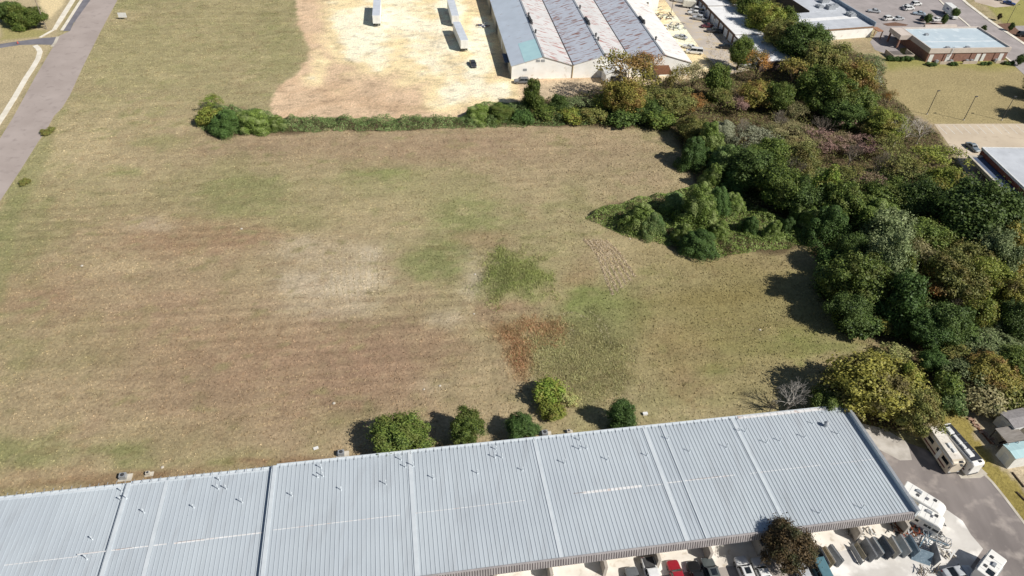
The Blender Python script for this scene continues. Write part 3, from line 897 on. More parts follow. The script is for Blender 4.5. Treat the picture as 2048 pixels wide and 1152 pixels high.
for X, Y in ((1053, 42), (1168, 44), (1278, 42)):
    q = WL(W(X, Y, RZ_))
    k = 0 if X < 1100 else 1 if X < 1200 else 2
    MB().b2(-.35, .35, -3, 3, 0, .7).build('ridge_monitor', M_DARKMETAL, wh, (sum(BW[:k]) + BW[k] / 2 + .5, q.y, RZ_))
# side doors and wall fittings
for y0, w_, m_ in ((34, 5, M_DARKMETAL), (8, 4, M_DARKMETAL), (52, 5, M_DARKMETAL), (22, 2, M_TINW)):
    MB().b2(-.06, .05, y0, y0 + w_, 0, 3.4).build('side_door', m_, wh)
MB().b2(-1.4, 0, 5.5, 12, 2.9, 3.05).build('door_awning', pm('blue_awning', C(96, 112, 134), C(80, 94, 116), rough=.7), wh)
for x_, z_ in ((3.5, 2.6), (7.4, 5.4), (8.9, 5.4)):
    MB().b2(x_, x_ + 1.2, -.05, .02, z_, z_ + .8).build('gable_vent', M_GALV, wh)
# entrance vestibule on the second gable, rusty porch on the third
q = WL(W(1224, 159))
b = MB()
b.b2(-3.2, 3.2, -5.2, 0, 0, 3.4)
b.build('vestibule', M_TINW, wh, (q.x, 0, 0))
b = MB()
b.add([(x, y, z) for y in (-5.6, -.02) for x, z in ((-3.5, 3.38), (0, 5.0), (3.5, 3.38), (3.5, 3.52), (0, 5.15), (-3.5, 3.52))], [(0, 1, 7, 6), (1, 2, 8, 7), (2, 3, 9, 8), (3, 4, 10, 9), (4, 5, 11, 10), (5, 0, 6, 11), (0, 5, 4, 1), (1, 4, 3, 2), (6, 7, 10, 11), (7, 8, 9, 10)])
b.build('vestibule_roof', M_TINW, wh, (q.x, 0, 0))
MB().b2(-1.6, 1.6, -5.25, -5.15, 0, 2.8).build('vestibule_door', M_DARKMETAL, wh, (q.x, 0, 0))
q = WL(W(1316, 150))
MB().add([(x, y, z) for x in (-2.6, 2.6) for y, z in ((-4.5, 2.6), (0, 3.5), (0, 3.62), (-4.5, 2.72))], [(0, 1, 2, 3), (7, 6, 5, 4), (0, 4, 5, 1), (1, 5, 6, 2), (2, 6, 7, 3), (3, 7, 4, 0)]).build('porch_roof', M_RUSTY, wh, (q.x, 0, 0))
for x_ in (-2.4, 2.4):
    MB().tube((x_, -4.3, 0), (x_, -4.3, 2.6), .08).build('porch_post', M_GALV, wh, (q.x, 0, 0))
q = WL(W(1294, 22))
MB().b2(-3.6, 3.2, -2, 5, 0, 4.9).build('dock_house', M_TINW, wh, (q.x, q.y, 0))
MB().b2(-3.4, -.6, -2.06, -1.98, 0, 4.0).build('dock_door', M_DARKMETAL, wh, (q.x, q.y, 0))

# ---------------- row of rental units with white flat roof
so, s1 = W(1462, 86), W(1385, 5)
SRZ = ang(s1, so)
SLEN = (so - s1).length
u_dir = Vector((math.cos(SRZ), math.sin(SRZ), 0))
SL = frame(s1, SRZ)
SW = SL(W(1540, 72, 3.7)).y - SL(W(1476, 69, 3.7)).y
SW = abs(SL(W(1541, 72, 3.7)).y)
print('units', SLEN, SW, SL(W(1415, 14, 3.7)))
ru = thing('rental_units', s1, SRZ, 'row of storage units with white flat roof, brown wall and pale roll-up doors', 'building')
M_BRWALL = pm('brown_block_wall', C(118, 100, 90), C(98, 82, 74), scale=.6, rough=.95, bump=.15)
M_FLATW = pm('white_membrane', C(236, 236, 236), C(222, 222, 222), scale=.3, rough=.7, c3=C(204, 202, 200), scale3=.8, lo3=.6, hi3=.8)
xs_ = (-26, SL(W(1419, 14, 3.7)).x, SL(W(1480, 70, 3.7)).x, SL(W(1480, 70, 3.7)).x + 21)
for k in range(3):
    x0, x1 = xs_[k], xs_[k + 1] - .15
    z = 4.1 - .3 * k
    MB().b2(x0, x1, 0, SW, 0, z - .3).build('wall', M_BRWALL, ru)
    MB().b2(x0 - .03, x1 + .03, -.35, SW + .2, z - .3, z - .05).build('roof_edge', M_BRWALL, ru)
    MB().b2(x0 + .1, x1 - .1, -.2, SW + .1, z - .05, z).build('roof', M_FLATW, ru)
    MB().b2(x0, x0 + .25, -.34, SW + .19, z - .05, z + .16).build('parapet', M_WHITE, ru)
    for q_ in (.3, .7):
        MB().b2(-.5, .5, -.4, .4, 0, .5).build('roof_vent', M_GALV, ru, (x0 + (x1 - x0) * q_, SW * .55, z))
M_PALEDOOR = pm('pale_door', C(212, 216, 222), C(196, 200, 206), scale=.8, rough=.6)
d_me = MB().b2(-1.4, 1.4, -.1, .02, .03, 2.75).mesh('roll_up_door', M_PALEDOOR)
x = xs_[0] + 3
while x < xs_[3] - 3:
    link('roll_up_door', d_me, ru, (x, 0, 0))
    x += 4.3
    if int(x) % 3 == 0:
        MB().b2(-.5, .5, -.08, .02, .03, 2.1).build('entry_door', M_WHITE, ru, (x - 2.15, 0, 0))

# ---------------- white flat-roofed shop
ho = W(1650, 81)
HRZ = ang(W(1646, 66, 4), W(1754, 58, 4))
HL = frame(ho, HRZ)
p_fr, p_bl = HL(W(1756, 57, 4)), HL(W(1586, 27, 4))
print('shop', p_fr, p_bl)
sh = thing('shop_building', ho, HRZ, 'white flat-roofed shop with grey roof bands and rooftop units behind the trees', 'building')
HWX, HDY = p_fr.x, abs(p_bl.y)
HX0 = min(0, HL(W(1600, 60, 4)).x) - 4
MB().b2(HX0, HWX, 0, HDY, 0, 3.8).build('wall', M_TINW, sh)
M_GREYMEM = pm('grey_membrane', C(196, 200, 206), C(182, 186, 192), scale=.3, rough=.7, c3=C(170, 172, 176), scale3=.9, lo3=.6, hi3=.8)
MB().b2(HX0 - .1, HWX + .05, -.1, HDY * .5, 3.8, 4.0).build('roof', M_GREYMEM, sh)
MB().b2(HX0 - .1, HWX + .05, HDY * .5, HDY * .66, 3.8, 4.02).build('roof', M_FLATW, sh)
MB().b2(HX0 - .1, HWX + .05, HDY * .66, HDY + .1, 3.8, 4.0).build('roof', M_GREYMEM, sh)
MB().b2(HX0 - .12, HWX + .07, -.16, -.1, 3.5, 4.06).build('roof_trim', pm('brown_trim', C(150, 122, 100), rough=.7), sh)
MB().b2(HWX + .05, HWX + .4, -.1, HDY + 34, 3.6, 5.4).build('parapet_wall', pm('blue_grey_parapet', C(150, 164, 178), C(136, 150, 164), scale=.6, rough=.7), sh)
xq = HL(W(1615, 22, 4)).x
MB().b2(xq, HWX, HDY + .1, HDY + 34, 0, 4.2).build('rear_wing', M_GREYMEM, sh)
MB().b2(xq - .12, xq, HDY + .2, HDY + 34, 0, 4.5).build('rear_wing_wall', pm('plank_wall', C(136, 122, 108), C(112, 100, 88), scale=1.5, rough=.9, stretch=(1, 4, .3)), sh)
for X, Y, s in ((1700, 30, 1.3), (1704, 32, 1.1), (1640, 16, 1.0), (1660, 18, 1.5), (1668, 15, 1.2), (1647, 5, 1.6), (1636, 14, .9)):
    q = HL(W(X, Y, 4.1))
    b = MB().b2(-s, s, -s * .8, s * .8, 0, s * .9)
    b.tube((0, 0, s * .9), (0, 0, s * 1.05), s * .5, s * .5, 10)
    b.build('rooftop_unit', M_GALV, sh, (q.x, q.y, 4.2 if q.y > HDY + .1 else 4.0))
MB().b2(HWX + .4, HWX + 2.6, -2.6, 1.2, 2.9, 3.1).build('entry_canopy', pm('tan_tile', C(170, 128, 100), C(150, 110, 86), rough=.8), sh)
for q_ in (-2.4, 1.0):
    MB().b2(HWX + 2.2, HWX + 2.5, q_ - .15, q_ + .15, 0, 2.9).build('canopy_post', pm('tan_brick', C(184, 150, 124), rough=.9), sh)

# ---------------- brick building with blue-white membrane roof
bo, b1 = W(1850.5, 124), W(2014, 126)
BRZ = ang(W(1862, 97.5, 4.8), W(2023, 95, 4.8))
BL = frame(bo, BRZ)
bw_, bd_ = BL(W(2023, 95, 4.8)).x, BL(W(1798, 55, 4.8)).y
print('brick', bw_, bd_, BL(W(1798, 55, 4.8)), BL(W(1956, 54, 4.8)))
bb = thing('brick_building', bo, BRZ, 'single-storey brick building with tan fascia and pale blue roof above the lawn', 'building')
M_BRICK = pm('red_brick', C(152, 116, 102), C(134, 102, 90), scale=1.2, rough=.95, bump=.3, bscale=8)
M_TANF = pm('tan_fascia', C(206, 194, 184), C(196, 184, 174), scale=.5, rough=.8)
M_BLUEMEM = pm('blue_white_membrane', C(192, 206, 214), C(182, 197, 206), scale=.25, rough=.6, c3=C(206, 217, 223), scale3=.4, lo3=.55, hi3=.7)
MB().b2(0, bw_, 0, bd_, 0, 3.1).build('wall', M_BRICK, bb)
for a in ((-.25, bw_ + .25, -.25, .1, 3.1, 4.8), (-.25, .1, .1, bd_ - .1, 3.1, 4.8), (bw_ - .1, bw_ + .25, .1, bd_ - .1, 3.1, 4.8), (-.25, bw_ + .25, bd_ - .1, bd_ + .25, 3.1, 4.8)):
    MB().b2(*a).build('fascia', M_TANF, bb)
MB().b2(.1, bw_ - .1, .1, bd_ - .1, 3.1, 4.25).build('roof', M_BLUEMEM, bb)
MB().b2(.1, bw_ - .1, bd_ * .36, bd_ * .36 + .3, 4.25, 4.28).build('roof_seam', M_FLATW, bb)
MB().b2(bw_ * .3, bw_ * .72, bd_ + .25, bd_ + 1.2, 3.1, 5.3).build('sign_parapet', M_TANF, bb)
for x_, y_ in ((bw_ * .2, bd_ * .68), (bw_ * .23, bd_ * .06), (bw_ * .48, bd_ * .06)):
    MB().b2(-.6, .6, -.5, .5, 0, .6).build('rooftop_unit', M_GALV, bb, (x_, y_, 4.25))
b = MB()
for s in (-.25, .25):
    b.tube((s, -.45, 2.2), (s, -.45, 5.1), .05)
    b.tube((s, -.45, 5.1), (s, .2, 5.1), .05)
for k in range(8):
    b.tube((-.25, -.45, 2.3 + k * .35), (.25, -.45, 2.3 + k * .35), .04)
b.build('roof_ladder', M_GALV, bb, (bw_ * .27, 0, 0))
for k, x_ in enumerate((.045, .26, .635, .7, .93)):
    MB().b2(-.75, .75, -.08, .02, 0, 2.6).build('door', M_WHITE, bb, (x_ * bw_, 0, 0))
for x_ in (.2, .33, .54, .68, .84):
    MB().tube((0, -.1, 0), (0, -.1, 3.1), .07).build('downspout', pm('brown_downspout', C(96, 66, 54), rough=.7), bb, (x_ * bw_, 0, 0))
for x_ in (.12, .3, .5, .56, .87):
    b = MB().b2(-.55, .55, -1.1, -.3, 0, .9)
    b.tube((0, -.7, .9), (0, -.7, 1.0), .35, .35, 10)
    b.build('condenser', M_GALV, bb, (x_ * bw_, 0, 0))
M_LOWWALL = pm('low_wall_block', C(196, 182, 168), C(180, 166, 152), scale=.8, rough=.95)
for a, c in ((.13, .3), (.42, .6), (.84, .97)):
    MB().b2(a * bw_, c * bw_, -2.2, -2.0, 0, 1.0).build('screen_wall', M_LOWWALL, bb)
# drive-through on the left wall
MB().b2(-4.5, -.26, bd_ * .62, bd_ + .2, 3.2, 4.75).build('drive_canopy', M_TANF, bb)
for y_ in (.64, .97):
    MB().b2(-4.3, -3.8, bd_ * y_ - .25, bd_ * y_ + .25, 0, 3.2).build('canopy_column', M_BRICK, bb)
en = thing('dumpster_enclosure', W(1797, 113), BRZ, 'low block enclosure beside the brick building behind clipped bushes', 'enclosure')
for a in ((-4, 4, -2.5, -2.3, 0, 1.6), (-4, -3.8, -2.3, 2.5, 0, 1.6), (3.8, 4, -2.3, 2.5, 0, 1.6)):
    MB().b2(*a).build('wall', M_LOWWALL, en)
MB().b2(-3.4, .4, -2.1, 1.6, 0, 1.3).build('dumpster', pm('grey_steel', C(124, 116, 112), C(104, 98, 94), rough=.7), en)

# ---------------- brick school at the right edge
co = W(1966, 295, 5.2)
co = Vector((co.x, co.y, 0))
CRZ = ang(W(1966, 295, 5.2), W(2048, 373, 5.2))
CL = frame(co, CRZ)
sc = thing('school_building', co, CRZ, 'brick building with flat grey roof and long lower canopy at the right edge', 'building')
MB().b2(0, 46, 0, 26, 0, 4.6).build('wall', pm('dark_red_brick', C(146, 92, 78), C(126, 78, 66), scale=1.2, rough=.95, bump=.3, bscale=8), sc)
MB().b2(-.2, 46.2, -.2, 26.2, 4.6, 5.0).build('fascia', M_WHITE, sc)
MB().b2(0.1, 46, .1, 26, 5.0, 5.1).build('roof', M_GREYMEM, sc)
MB().b2(-.22, 46.2, -.22, .06, 5.1, 5.25).build('roof_edge', M_WHITE, sc)
MB().b2(-.22, .06, .06, 26, 5.1, 5.25).build('roof_edge', M_WHITE, sc)
MB().tube((0, 0, 0), (0, 0, .5), .7, .7, 12).tube((0, 0, .5), (0, 0, .9), .9, .3, 12).build('roof_fan', M_WHITE, sc, (14, 6, 5.1))
MB().b2(2, 46, -3.6, -.26, 3.1, 3.35).build('canopy_roof', pm('blue_shade_roof', C(92, 104, 128), C(80, 92, 114), scale=.6, rough=.7), sc)
MB().b2(1.8, 46.2, -4.2, -3.6, 2.9, 3.7).build('canopy_fascia', M_CONC, sc)
MB().b2(1.4, 2.0, -4.1, -.26, 2.9, 3.65).build('canopy_fascia', M_CONC, sc)
for k in range(8):
    MB().tube((3 + k * 5.5, -3.5, 0), (3 + k * 5.5, -3.5, 3.1), .12).build('canopy_post', M_WHITE, sc)
for k in range(10):
    MB().b2(5 + k * 4, 7 + k * 4, -.06, .02, 1, 2.4).build('window', M_GLASS, sc)

# ================================================================== VEGETATION
def leaf_mesh(name, pos, nrm, size, mat, col=None, slim=1.0):
    """one four-sided leaf or leaf clump per point, facing roughly along nrm"""
    n = len(pos)
    nrm = nrm / (np.linalg.norm(nrm, axis=1, keepdims=True) + 1e-9)
    t = rng.normal(size=(n, 3))
    t -= nrm * (t * nrm).sum(1, keepdims=True)
    t /= np.linalg.norm(t, axis=1, keepdims=True) + 1e-9
    b = np.cross(nrm, t)
    s = (size * (.6 + .8 * rng.random(n)))[:, None]
    v = np.stack([pos - t * s, pos - b * s * .62 * slim + nrm * s * .15, pos + t * s, pos + b * s * .62 * slim + nrm * s * .15], 1).reshape(-1, 3)
    me = bpy.data.meshes.new(name)
    me.vertices.add(4 * n)
    me.vertices.foreach_set('co', v.ravel().astype(np.float32))
    me.loops.add(4 * n)
    me.loops.foreach_set('vertex_index', np.arange(4 * n, dtype=np.int32))
    me.polygons.add(n)
    me.polygons.foreach_set('loop_start', (np.arange(n) * 4).astype(np.int32))
    me.update(calc_edges=True)
    if col is not None:
        a = me.color_attributes.new('tint', 'FLOAT_COLOR', 'POINT')
        c4 = np.concatenate([col, np.ones((n, 1))], 1)
        a.data.foreach_set('color', np.repeat(c4, 4, 0).ravel().astype(np.float32))
    me.materials.append(mat)
    return me
def dirs(n, up=0.0):
    d = rng.normal(size=(n, 3))
    d[:, 2] += up
    return d / np.linalg.norm(d, axis=1, keepdims=True)

def crown_broad(n=11000, lobes=26, lr=(.26, .44), flat=1.0, leaf=.062, gap=.0):
    """unit crown (radius 1) of many overlapping leafy boughs"""
    P, Nn = [], []
    rr_ = .2 + .68 * rng.random((lobes, 1)) ** .7
    c = dirs(lobes, .2) * rr_
    c[:, 2] = np.where(c[:, 2] < 0, c[:, 2] * .75, c[:, 2]) * flat
    rad = rng.uniform(lr[0], lr[1], lobes) * (1.25 - .75 * rr_[:, 0])
    w = rad ** 2 / (rad ** 2).sum()
    for k in range(lobes):
        m_ = int(n * w[k])
        out = c[k] / (np.linalg.norm(c[k]) + 1e-6)
        d = dirs(m_) + out * .35
        d /= np.linalg.norm(d, axis=1, keepdims=True)
        # sub-clumps: leaves gather in bunches
        bun = dirs(max(6, m_ // 26))
        idx = rng.integers(0, len(bun), m_)
        d = d * .5 + bun[idx] * .6 + out * .15
        d /= np.linalg.norm(d, axis=1, keepdims=True)
        r = rad[k] * (1.0 - .42 * rng.random(m_) ** 1.6) * (.6 + .62 * rng.random(len(bun))[idx]) * (1 + .5 * rng.random(m_) ** 5)
        P.append(c[k] + d * r[:, None] * rng.uniform(.7, 1.45, 3))
        Nn.append(d + rng.normal(size=(m_, 3)) * .55 + np.array([0, 0, .25]))
    P, Nn = np.concatenate(P), np.concatenate(Nn)
    return P, Nn, np.full(len(P), leaf)
def crown_tall(n=10000, lobes=30, leaf=.066):
    """unit crown: upright oval, tapering towards the top"""
    P, Nn = [], []
    z = rng.uniform(-.95, .85, lobes)
    rr = np.sqrt(np.clip(1 - (np.abs(z + .25) / 1.25) ** 2, .05, 1)) * .62
    a = rng.uniform(0, 2 * math.pi, lobes)
    c = np.stack([np.cos(a) * rr * rng.random(lobes) ** .5, np.sin(a) * rr * rng.random(lobes) ** .5, z], 1)
    rad = rng.uniform(.2, .38, lobes) * np.clip(1.15 - .4 * (z > .4), .5, 1.2)
    w = rad ** 2 / (rad ** 2).sum()
    for k in range(lobes):
        m_ = int(n * w[k])
        out = c[k] * np.array([1, 1, .4])
        bun = dirs(max(5, m_ // 24))
        idx = rng.integers(0, len(bun), m_)
        d = dirs(m_) * .5 + bun[idx] * .6 + out * .3
        d /= np.linalg.norm(d, axis=1, keepdims=True)
        P.append(c[k] + d * (rad[k] * (1 - .45 * rng.random(m_) ** 1.5) * (.65 + .55 * rng.random(len(bun))[idx]) * (1 + .5 * rng.random(m_) ** 5))[:, None] * rng.uniform(.75, 1.35, 3))
        Nn.append(d + rng.normal(size=(m_, 3)) * .55 + np.array([0, 0, .2]))
    P, Nn = np.concatenate(P), np.concatenate(Nn)
    return P, Nn, np.full(len(P), leaf)
def crown_mound(n=20000, domes=30, leaf=.034):
    """vine-draped mound: a heap of leafy domes with hanging curtains (unit radius, z from -1 to 1)"""
    P, Nn = [], []
    dm = [(0, 0, .55, 1.5)]
    for k in range(domes):
        a = rng.uniform(0, 6.28)
        r = .92 * rng.random() ** .6
        dm.append((math.cos(a) * r, math.sin(a) * r, rng.uniform(.13, .3), 2.0 * (1 - .72 * r * r) * rng.uniform(.5, 1.0)))
    tot = sum(r * r + .25 * r * h for _, _, r, h in dm)
    for cx, cy, r, h in dm:
        m_ = int(n * (r * r + .25 * r * h) / tot)
        d = dirs(m_, .5)
        d[:, 2] = np.abs(d[:, 2])
        bun = dirs(max(5, m_ // 22), .4)
        d = d * .55 + bun[rng.integers(0, len(bun), m_)] * .6
        d /= np.linalg.norm(d, axis=1, keepdims=True)
        rz = min(r * 1.1, h)
        rr = r * (1 + .1 * rng.normal(size=m_))
        z = (h - rz) + d[:, 2] * rz
        side = rng.random(m_) < .38
        z = np.where(side, (h - rz) * rng.random(m_) ** .6, z)
        hor = d[:, :2] / (np.linalg.norm(d[:, :2], axis=1, keepdims=True) + 1e-6)
        q = np.where(side[:, None], hor * 1.03, d[:, :2])
        P.append(np.stack([cx + q[:, 0] * rr, cy + q[:, 1] * rr, np.maximum(z, 0) - 1], 1))
        Nn.append(np.concatenate([q, np.where(side, .3, d[:, 2] + .15)[:, None]], 1) + rng.normal(size=(m_, 3)) * .45)
    P, Nn = np.concatenate(P), np.concatenate(Nn)
    return P, Nn, np.full(len(P), leaf)

def branch_tree(mb, depth=4, n0=4, spread=.55, length=.30, r0=.018, lean=0.0, seed=0, up=.25):
    """unit-height skeleton; returns the tips"""
    rd = random.Random(seed)
    tips = []
    def grow(p, d, l, r, k):
        e = p + d * l
        mid = p + d * l * .5 + Vector((rd.uniform(-1, 1), rd.uniform(-1, 1), 0)) * l * .05
        ns = 6 if k > 2 else (4 if k > 1 else 3)
        mb.tube(p, mid, r, r * .82, ns, cap=False)
        mb.tube(mid, e, r * .82, r * .62, ns, cap=False)
        if k <= 1:
            tips.append((e, d))
        if k == 0:
            return
        m = n0 if k == depth else rd.choice((2, 3, 3))
        a0 = rd.uniform(0, 6.28)
        for j in range(m):
            a = a0 + 6.283 * j / m + rd.uniform(-.4, .4)
            o = d.orthogonal().normalized()
            o = Matrix.Rotation(a, 3, d) @ o
            nd = (d * math.cos(spread) + o * math.sin(spread * rd.uniform(.7, 1.3)) + Vector((0, 0, up * .4))).normalized()
            grow(e if j < m - 1 or k != depth else mid, nd, l * rd.uniform(.6, .85), r * .6, k - 1)
    grow(Vector((0, 0, 0)), Vector((lean, lean * .5, 1)).normalized(), length, r0, depth)
    return tips

FM = {}
def fmat(k):  # leaf colours of each kind of plant
    pal = dict(
        green=((56, 76, 36), (110, 124, 58), (96, 104, 52)), dark=((46, 64, 34), (92, 110, 56), None), deep=((46, 68, 34), (88, 112, 58), None),
        olive=((84, 92, 48), (132, 132, 74), (112, 104, 60)), yellowgreen=((92, 106, 46), (140, 146, 68), (122, 116, 58)), yellow=((104, 106, 50), (154, 148, 72), (102, 94, 58)),
        lime=((92, 116, 44), (138, 154, 70), (126, 124, 62)), rust=((122, 94, 58), (158, 118, 70), (104, 98, 60)), orange=((146, 106, 58), (180, 136, 76), (120, 110, 66)),
        bronze=((58, 50, 36), (92, 76, 52), (66, 68, 44)), kudzu=((62, 84, 36), (122, 138, 68), (132, 144, 90)), kudzupale=((74, 98, 52), (136, 150, 96), (92, 116, 66)),
        greygreen=((82, 96, 60), (126, 136, 94), None), mauve=((122, 98, 90), (154, 126, 116), (128, 118, 86)), tan=((118, 112, 78), (156, 148, 108), (106, 108, 70)),
        under=((66, 76, 40), (112, 114, 64), (118, 104, 68)), thicket=((48, 66, 34), (100, 114, 58), (92, 96, 56)),
        autumn=((100, 102, 50), (148, 138, 70), (134, 108, 66)), weed=((118, 126, 74), (166, 164, 108), (144, 130, 92)), silver=((110, 114, 92), (148, 150, 124), None))
    a, b, p_ = pal[k]
    g = lambda c: tuple(min(.8, v * 1.4) for v in C(*c))
    return foliage_mat(k, g(a), g(b), patch=g(p_) if p_ else None)

# shared crown and skeleton shapes
CROWN, SKEL = {}, {}
base_m = fmat('green')
for k in range(5):
    CROWN['broad', k] = leaf_mesh('crown', *crown_broad(34000, 60 + 8 * k, lr=(.16, .46), leaf=.034), base_m)
for k in range(4):
    CROWN['tall', k] = leaf_mesh('crown', *crown_tall(24000, 46 + 6 * k, leaf=.04), base_m)
for k in range(4):
    CROWN['mound', k] = leaf_mesh('crown', *crown_mound(28000, 30 + 6 * k, leaf=.029), base_m)
for k in range(4):
    CROWN['bush', k] = leaf_mesh('crown', *crown_broad(7000, 16 + 3 * k, lr=(.3, .6), leaf=.066), base_m)
for k in range(4):
    b = MB()
    tips = branch_tree(b, 5, 4, .5, .27, .02, seed=10 + k)
    SKEL['airy', k] = b.mesh('branches', M_BARK, fix=False)
    tp = np.array([t[0][:] for t in tips])
    td = np.array([t[1][:] for t in tips])
    reps = 8
    pos = np.repeat(tp, reps, 0) + rng.normal(size=(len(tp) * reps, 3)) * .032
    nr = np.repeat(td, reps, 0) + rng.normal(size=(len(tp) * reps, 3)) * .9 + np.array([0, 0, .4])
    if len(pos) > 11000:
        sel = rng.choice(len(pos), 11000, replace=False)
        pos, nr = pos[sel], nr[sel]
    CROWN['airy', k] = leaf_mesh('crown', pos, nr, np.full(len(pos), .0165), base_m)
for k in range(3):
    b = MB()
    branch_tree(b, 6, 5, .42, .25, .03, seed=40 + k, up=.15)
    SKEL['bare', k] = b.mesh('branches', M_BARKPALE, fix=False)
for k in range(3):
    b = MB()
    rd = random.Random(k)
    b.tube((0, 0, -.02), (.01, 0, .4), .034, .024, 8)
    b.tube((.01, 0, .4), (0, .01, .72), .024, .01, 6)
    for j in range(7):
        a = j * .9 + rd.uniform(-.3, .3)
        h = rd.uniform(.28, .6)
        e = Vector((math.cos(a) * rd.uniform(.14, .24), math.sin(a) * rd.uniform(.14, .24), h + rd.uniform(.12, .26)))
        b.tube((0, 0, h), e, .012, .004, 5)
    SKEL['solid', k] = b.mesh('trunk', M_BARK, fix=False)
for k in range(2):
    b = MB()
    rd = random.Random(90 + k)
    for j in range(9):
        a = j * .7
        b.tube((0, 0, -.05), (math.cos(a) * rd.uniform(.2, .6), math.sin(a) * rd.uniform(.2, .6), rd.uniform(.5, .9)), .025, .008, 4)
    SKEL['shrub', k] = b.mesh('stems', M_BARK, fix=False)

_cnt = {}
def plant(X, Y, w, h, form, tint, label, cat='tree', group=None, name=None, squash=None, bark=None):
    """a tree or bush whose crown shows at picture point X,Y with the crown w pixels wide; h in metres"""
    zc = h * (.6 if form in ('broad', 'tall') else .5)
    p = W(X, Y, zc)
    R = w / 2 / ppm(p)
    k = _cnt[form] = _cnt.get(form, -1) + 1
    rz = (k * 2.4) % 6.283
    name = name or {'broad': 'broadleaf_tree', 'tall': 'upright_tree', 'mound': 'vine_covered_tree', 'bush': 'bush', 'airy': 'thin_tree', 'bare': 'bare_tree'}[form]
    t = thing(name, (p.x, p.y, 0), rz, label, cat, group)
    def sub(nm, me, z, sx, sz):
        o = link(nm, me, t, (0, 0, z))
        o.scale = (sx * (1 + .16 * math.sin(k * 3.1 + 1)), sx * (1 - .14 * math.sin(k * 2.3)), sz)
        return o
    if form in ('broad', 'tall'):
        n = 5 if form == 'broad' else 4
        rz_ = squash or h * .46
        sub('trunk', SKEL['solid', k % 3], 0, h, h * .95)
        set_mat(sub('crown', CROWN[form, k % n], h - rz_ * 1.0, R * 1.15, rz_), fmat(tint))
    elif form == 'mound':
        sub('trunk', SKEL['solid', k % 3], 0, h * .6, h * .8)
        set_mat(sub('crown', CROWN['mound', k % 4], h * .5, R, h * .5), fmat(tint))
    elif form == 'bush':
        sub('stems', SKEL['shrub', k % 2], 0, R * .8, h * .9)
        set_mat(sub('crown', CROWN['bush', k % 4], h * .5, R * 1.14, h * .56), fmat(tint))
    elif form == 'airy':
        s = sub('branches', SKEL['airy', k % 4], 0, R * 2.2, h * .92)
        if bark:
            set_mat(s, bark)
        set_mat(sub('crown', CROWN['airy', k % 4], 0, R * 2.2, h * .92), fmat(tint))
    else:
        s = sub('branches', SKEL['bare', k % 3], 0, R * 2.0, h)
        if bark:
            set_mat(s, bark)
    return t

# ---- trees behind the front building
plant(800, 866, 98, 6.4, 'broad', 'green', 'leftmost of the round green trees behind the long metal roof', group='trees behind the storage building')
plant(933, 852, 80, 6.6, 'broad', 'green', 'round green tree between two others behind the long metal roof', group='trees behind the storage building')
plant(1043, 852, 54, 4.8, 'broad', 'deep', 'small green tree beside the lime shrub behind the metal roof', group='trees behind the storage building')
plant(1246, 826, 56, 6.2, 'tall', 'deep', 'dense upright dark green tree standing alone behind the metal roof', group='trees behind the storage building')
plant(1094, 788, 56, 3.8, 'bush', 'lime', 'bright lime green shrub at the field edge behind the metal roof', 'bush', name='shrub')
plant(1104, 822, 50, 2.6, 'bush', 'yellowgreen', 'low yellowish shrub below the lime green one', 'bush', name='shrub')
plant(1136, 800, 34, 2.2, 'bush', 'weed', 'small pale shrub right of the lime green one', 'bush', name='shrub')
plant(1577, 1090, 110, 8.0, 'broad', 'bronze', 'bronze-leaved tree in front of the long building beside stone slabs')
plant(1748, 768, 152, 10.5, 'broad', 'yellow', 'big golden yellow tree at the corner of the metal roof')
plant(1678, 775, 95, 7.5, 'airy', 'tan', 'thin greyish tree left of the golden yellow tree')
plant(1660, 800, 80, 6.0, 'broad', 'green', 'dark green tree at the left foot of the golden tree')
plant(1833, 815, 105, 8.5, 'broad', 'olive', 'olive tree overhanging the drive beside the motorhomes')
plant(1808, 762, 70, 10, 'tall', 'yellowgreen', 'yellow-green tree between golden and olive trees')
plant(1584, 798, 90, 7.5, 'bare', 'tan', 'leafless grey tree behind the right end of the metal roof', bark=pm('grey_bark', C(188, 182, 174), C(150, 144, 136), scale=4, rough=.9))
plant(1544, 812, 44, 3.5, 'bare', 'tan', 'small leafless sapling behind the right end of the metal roof')
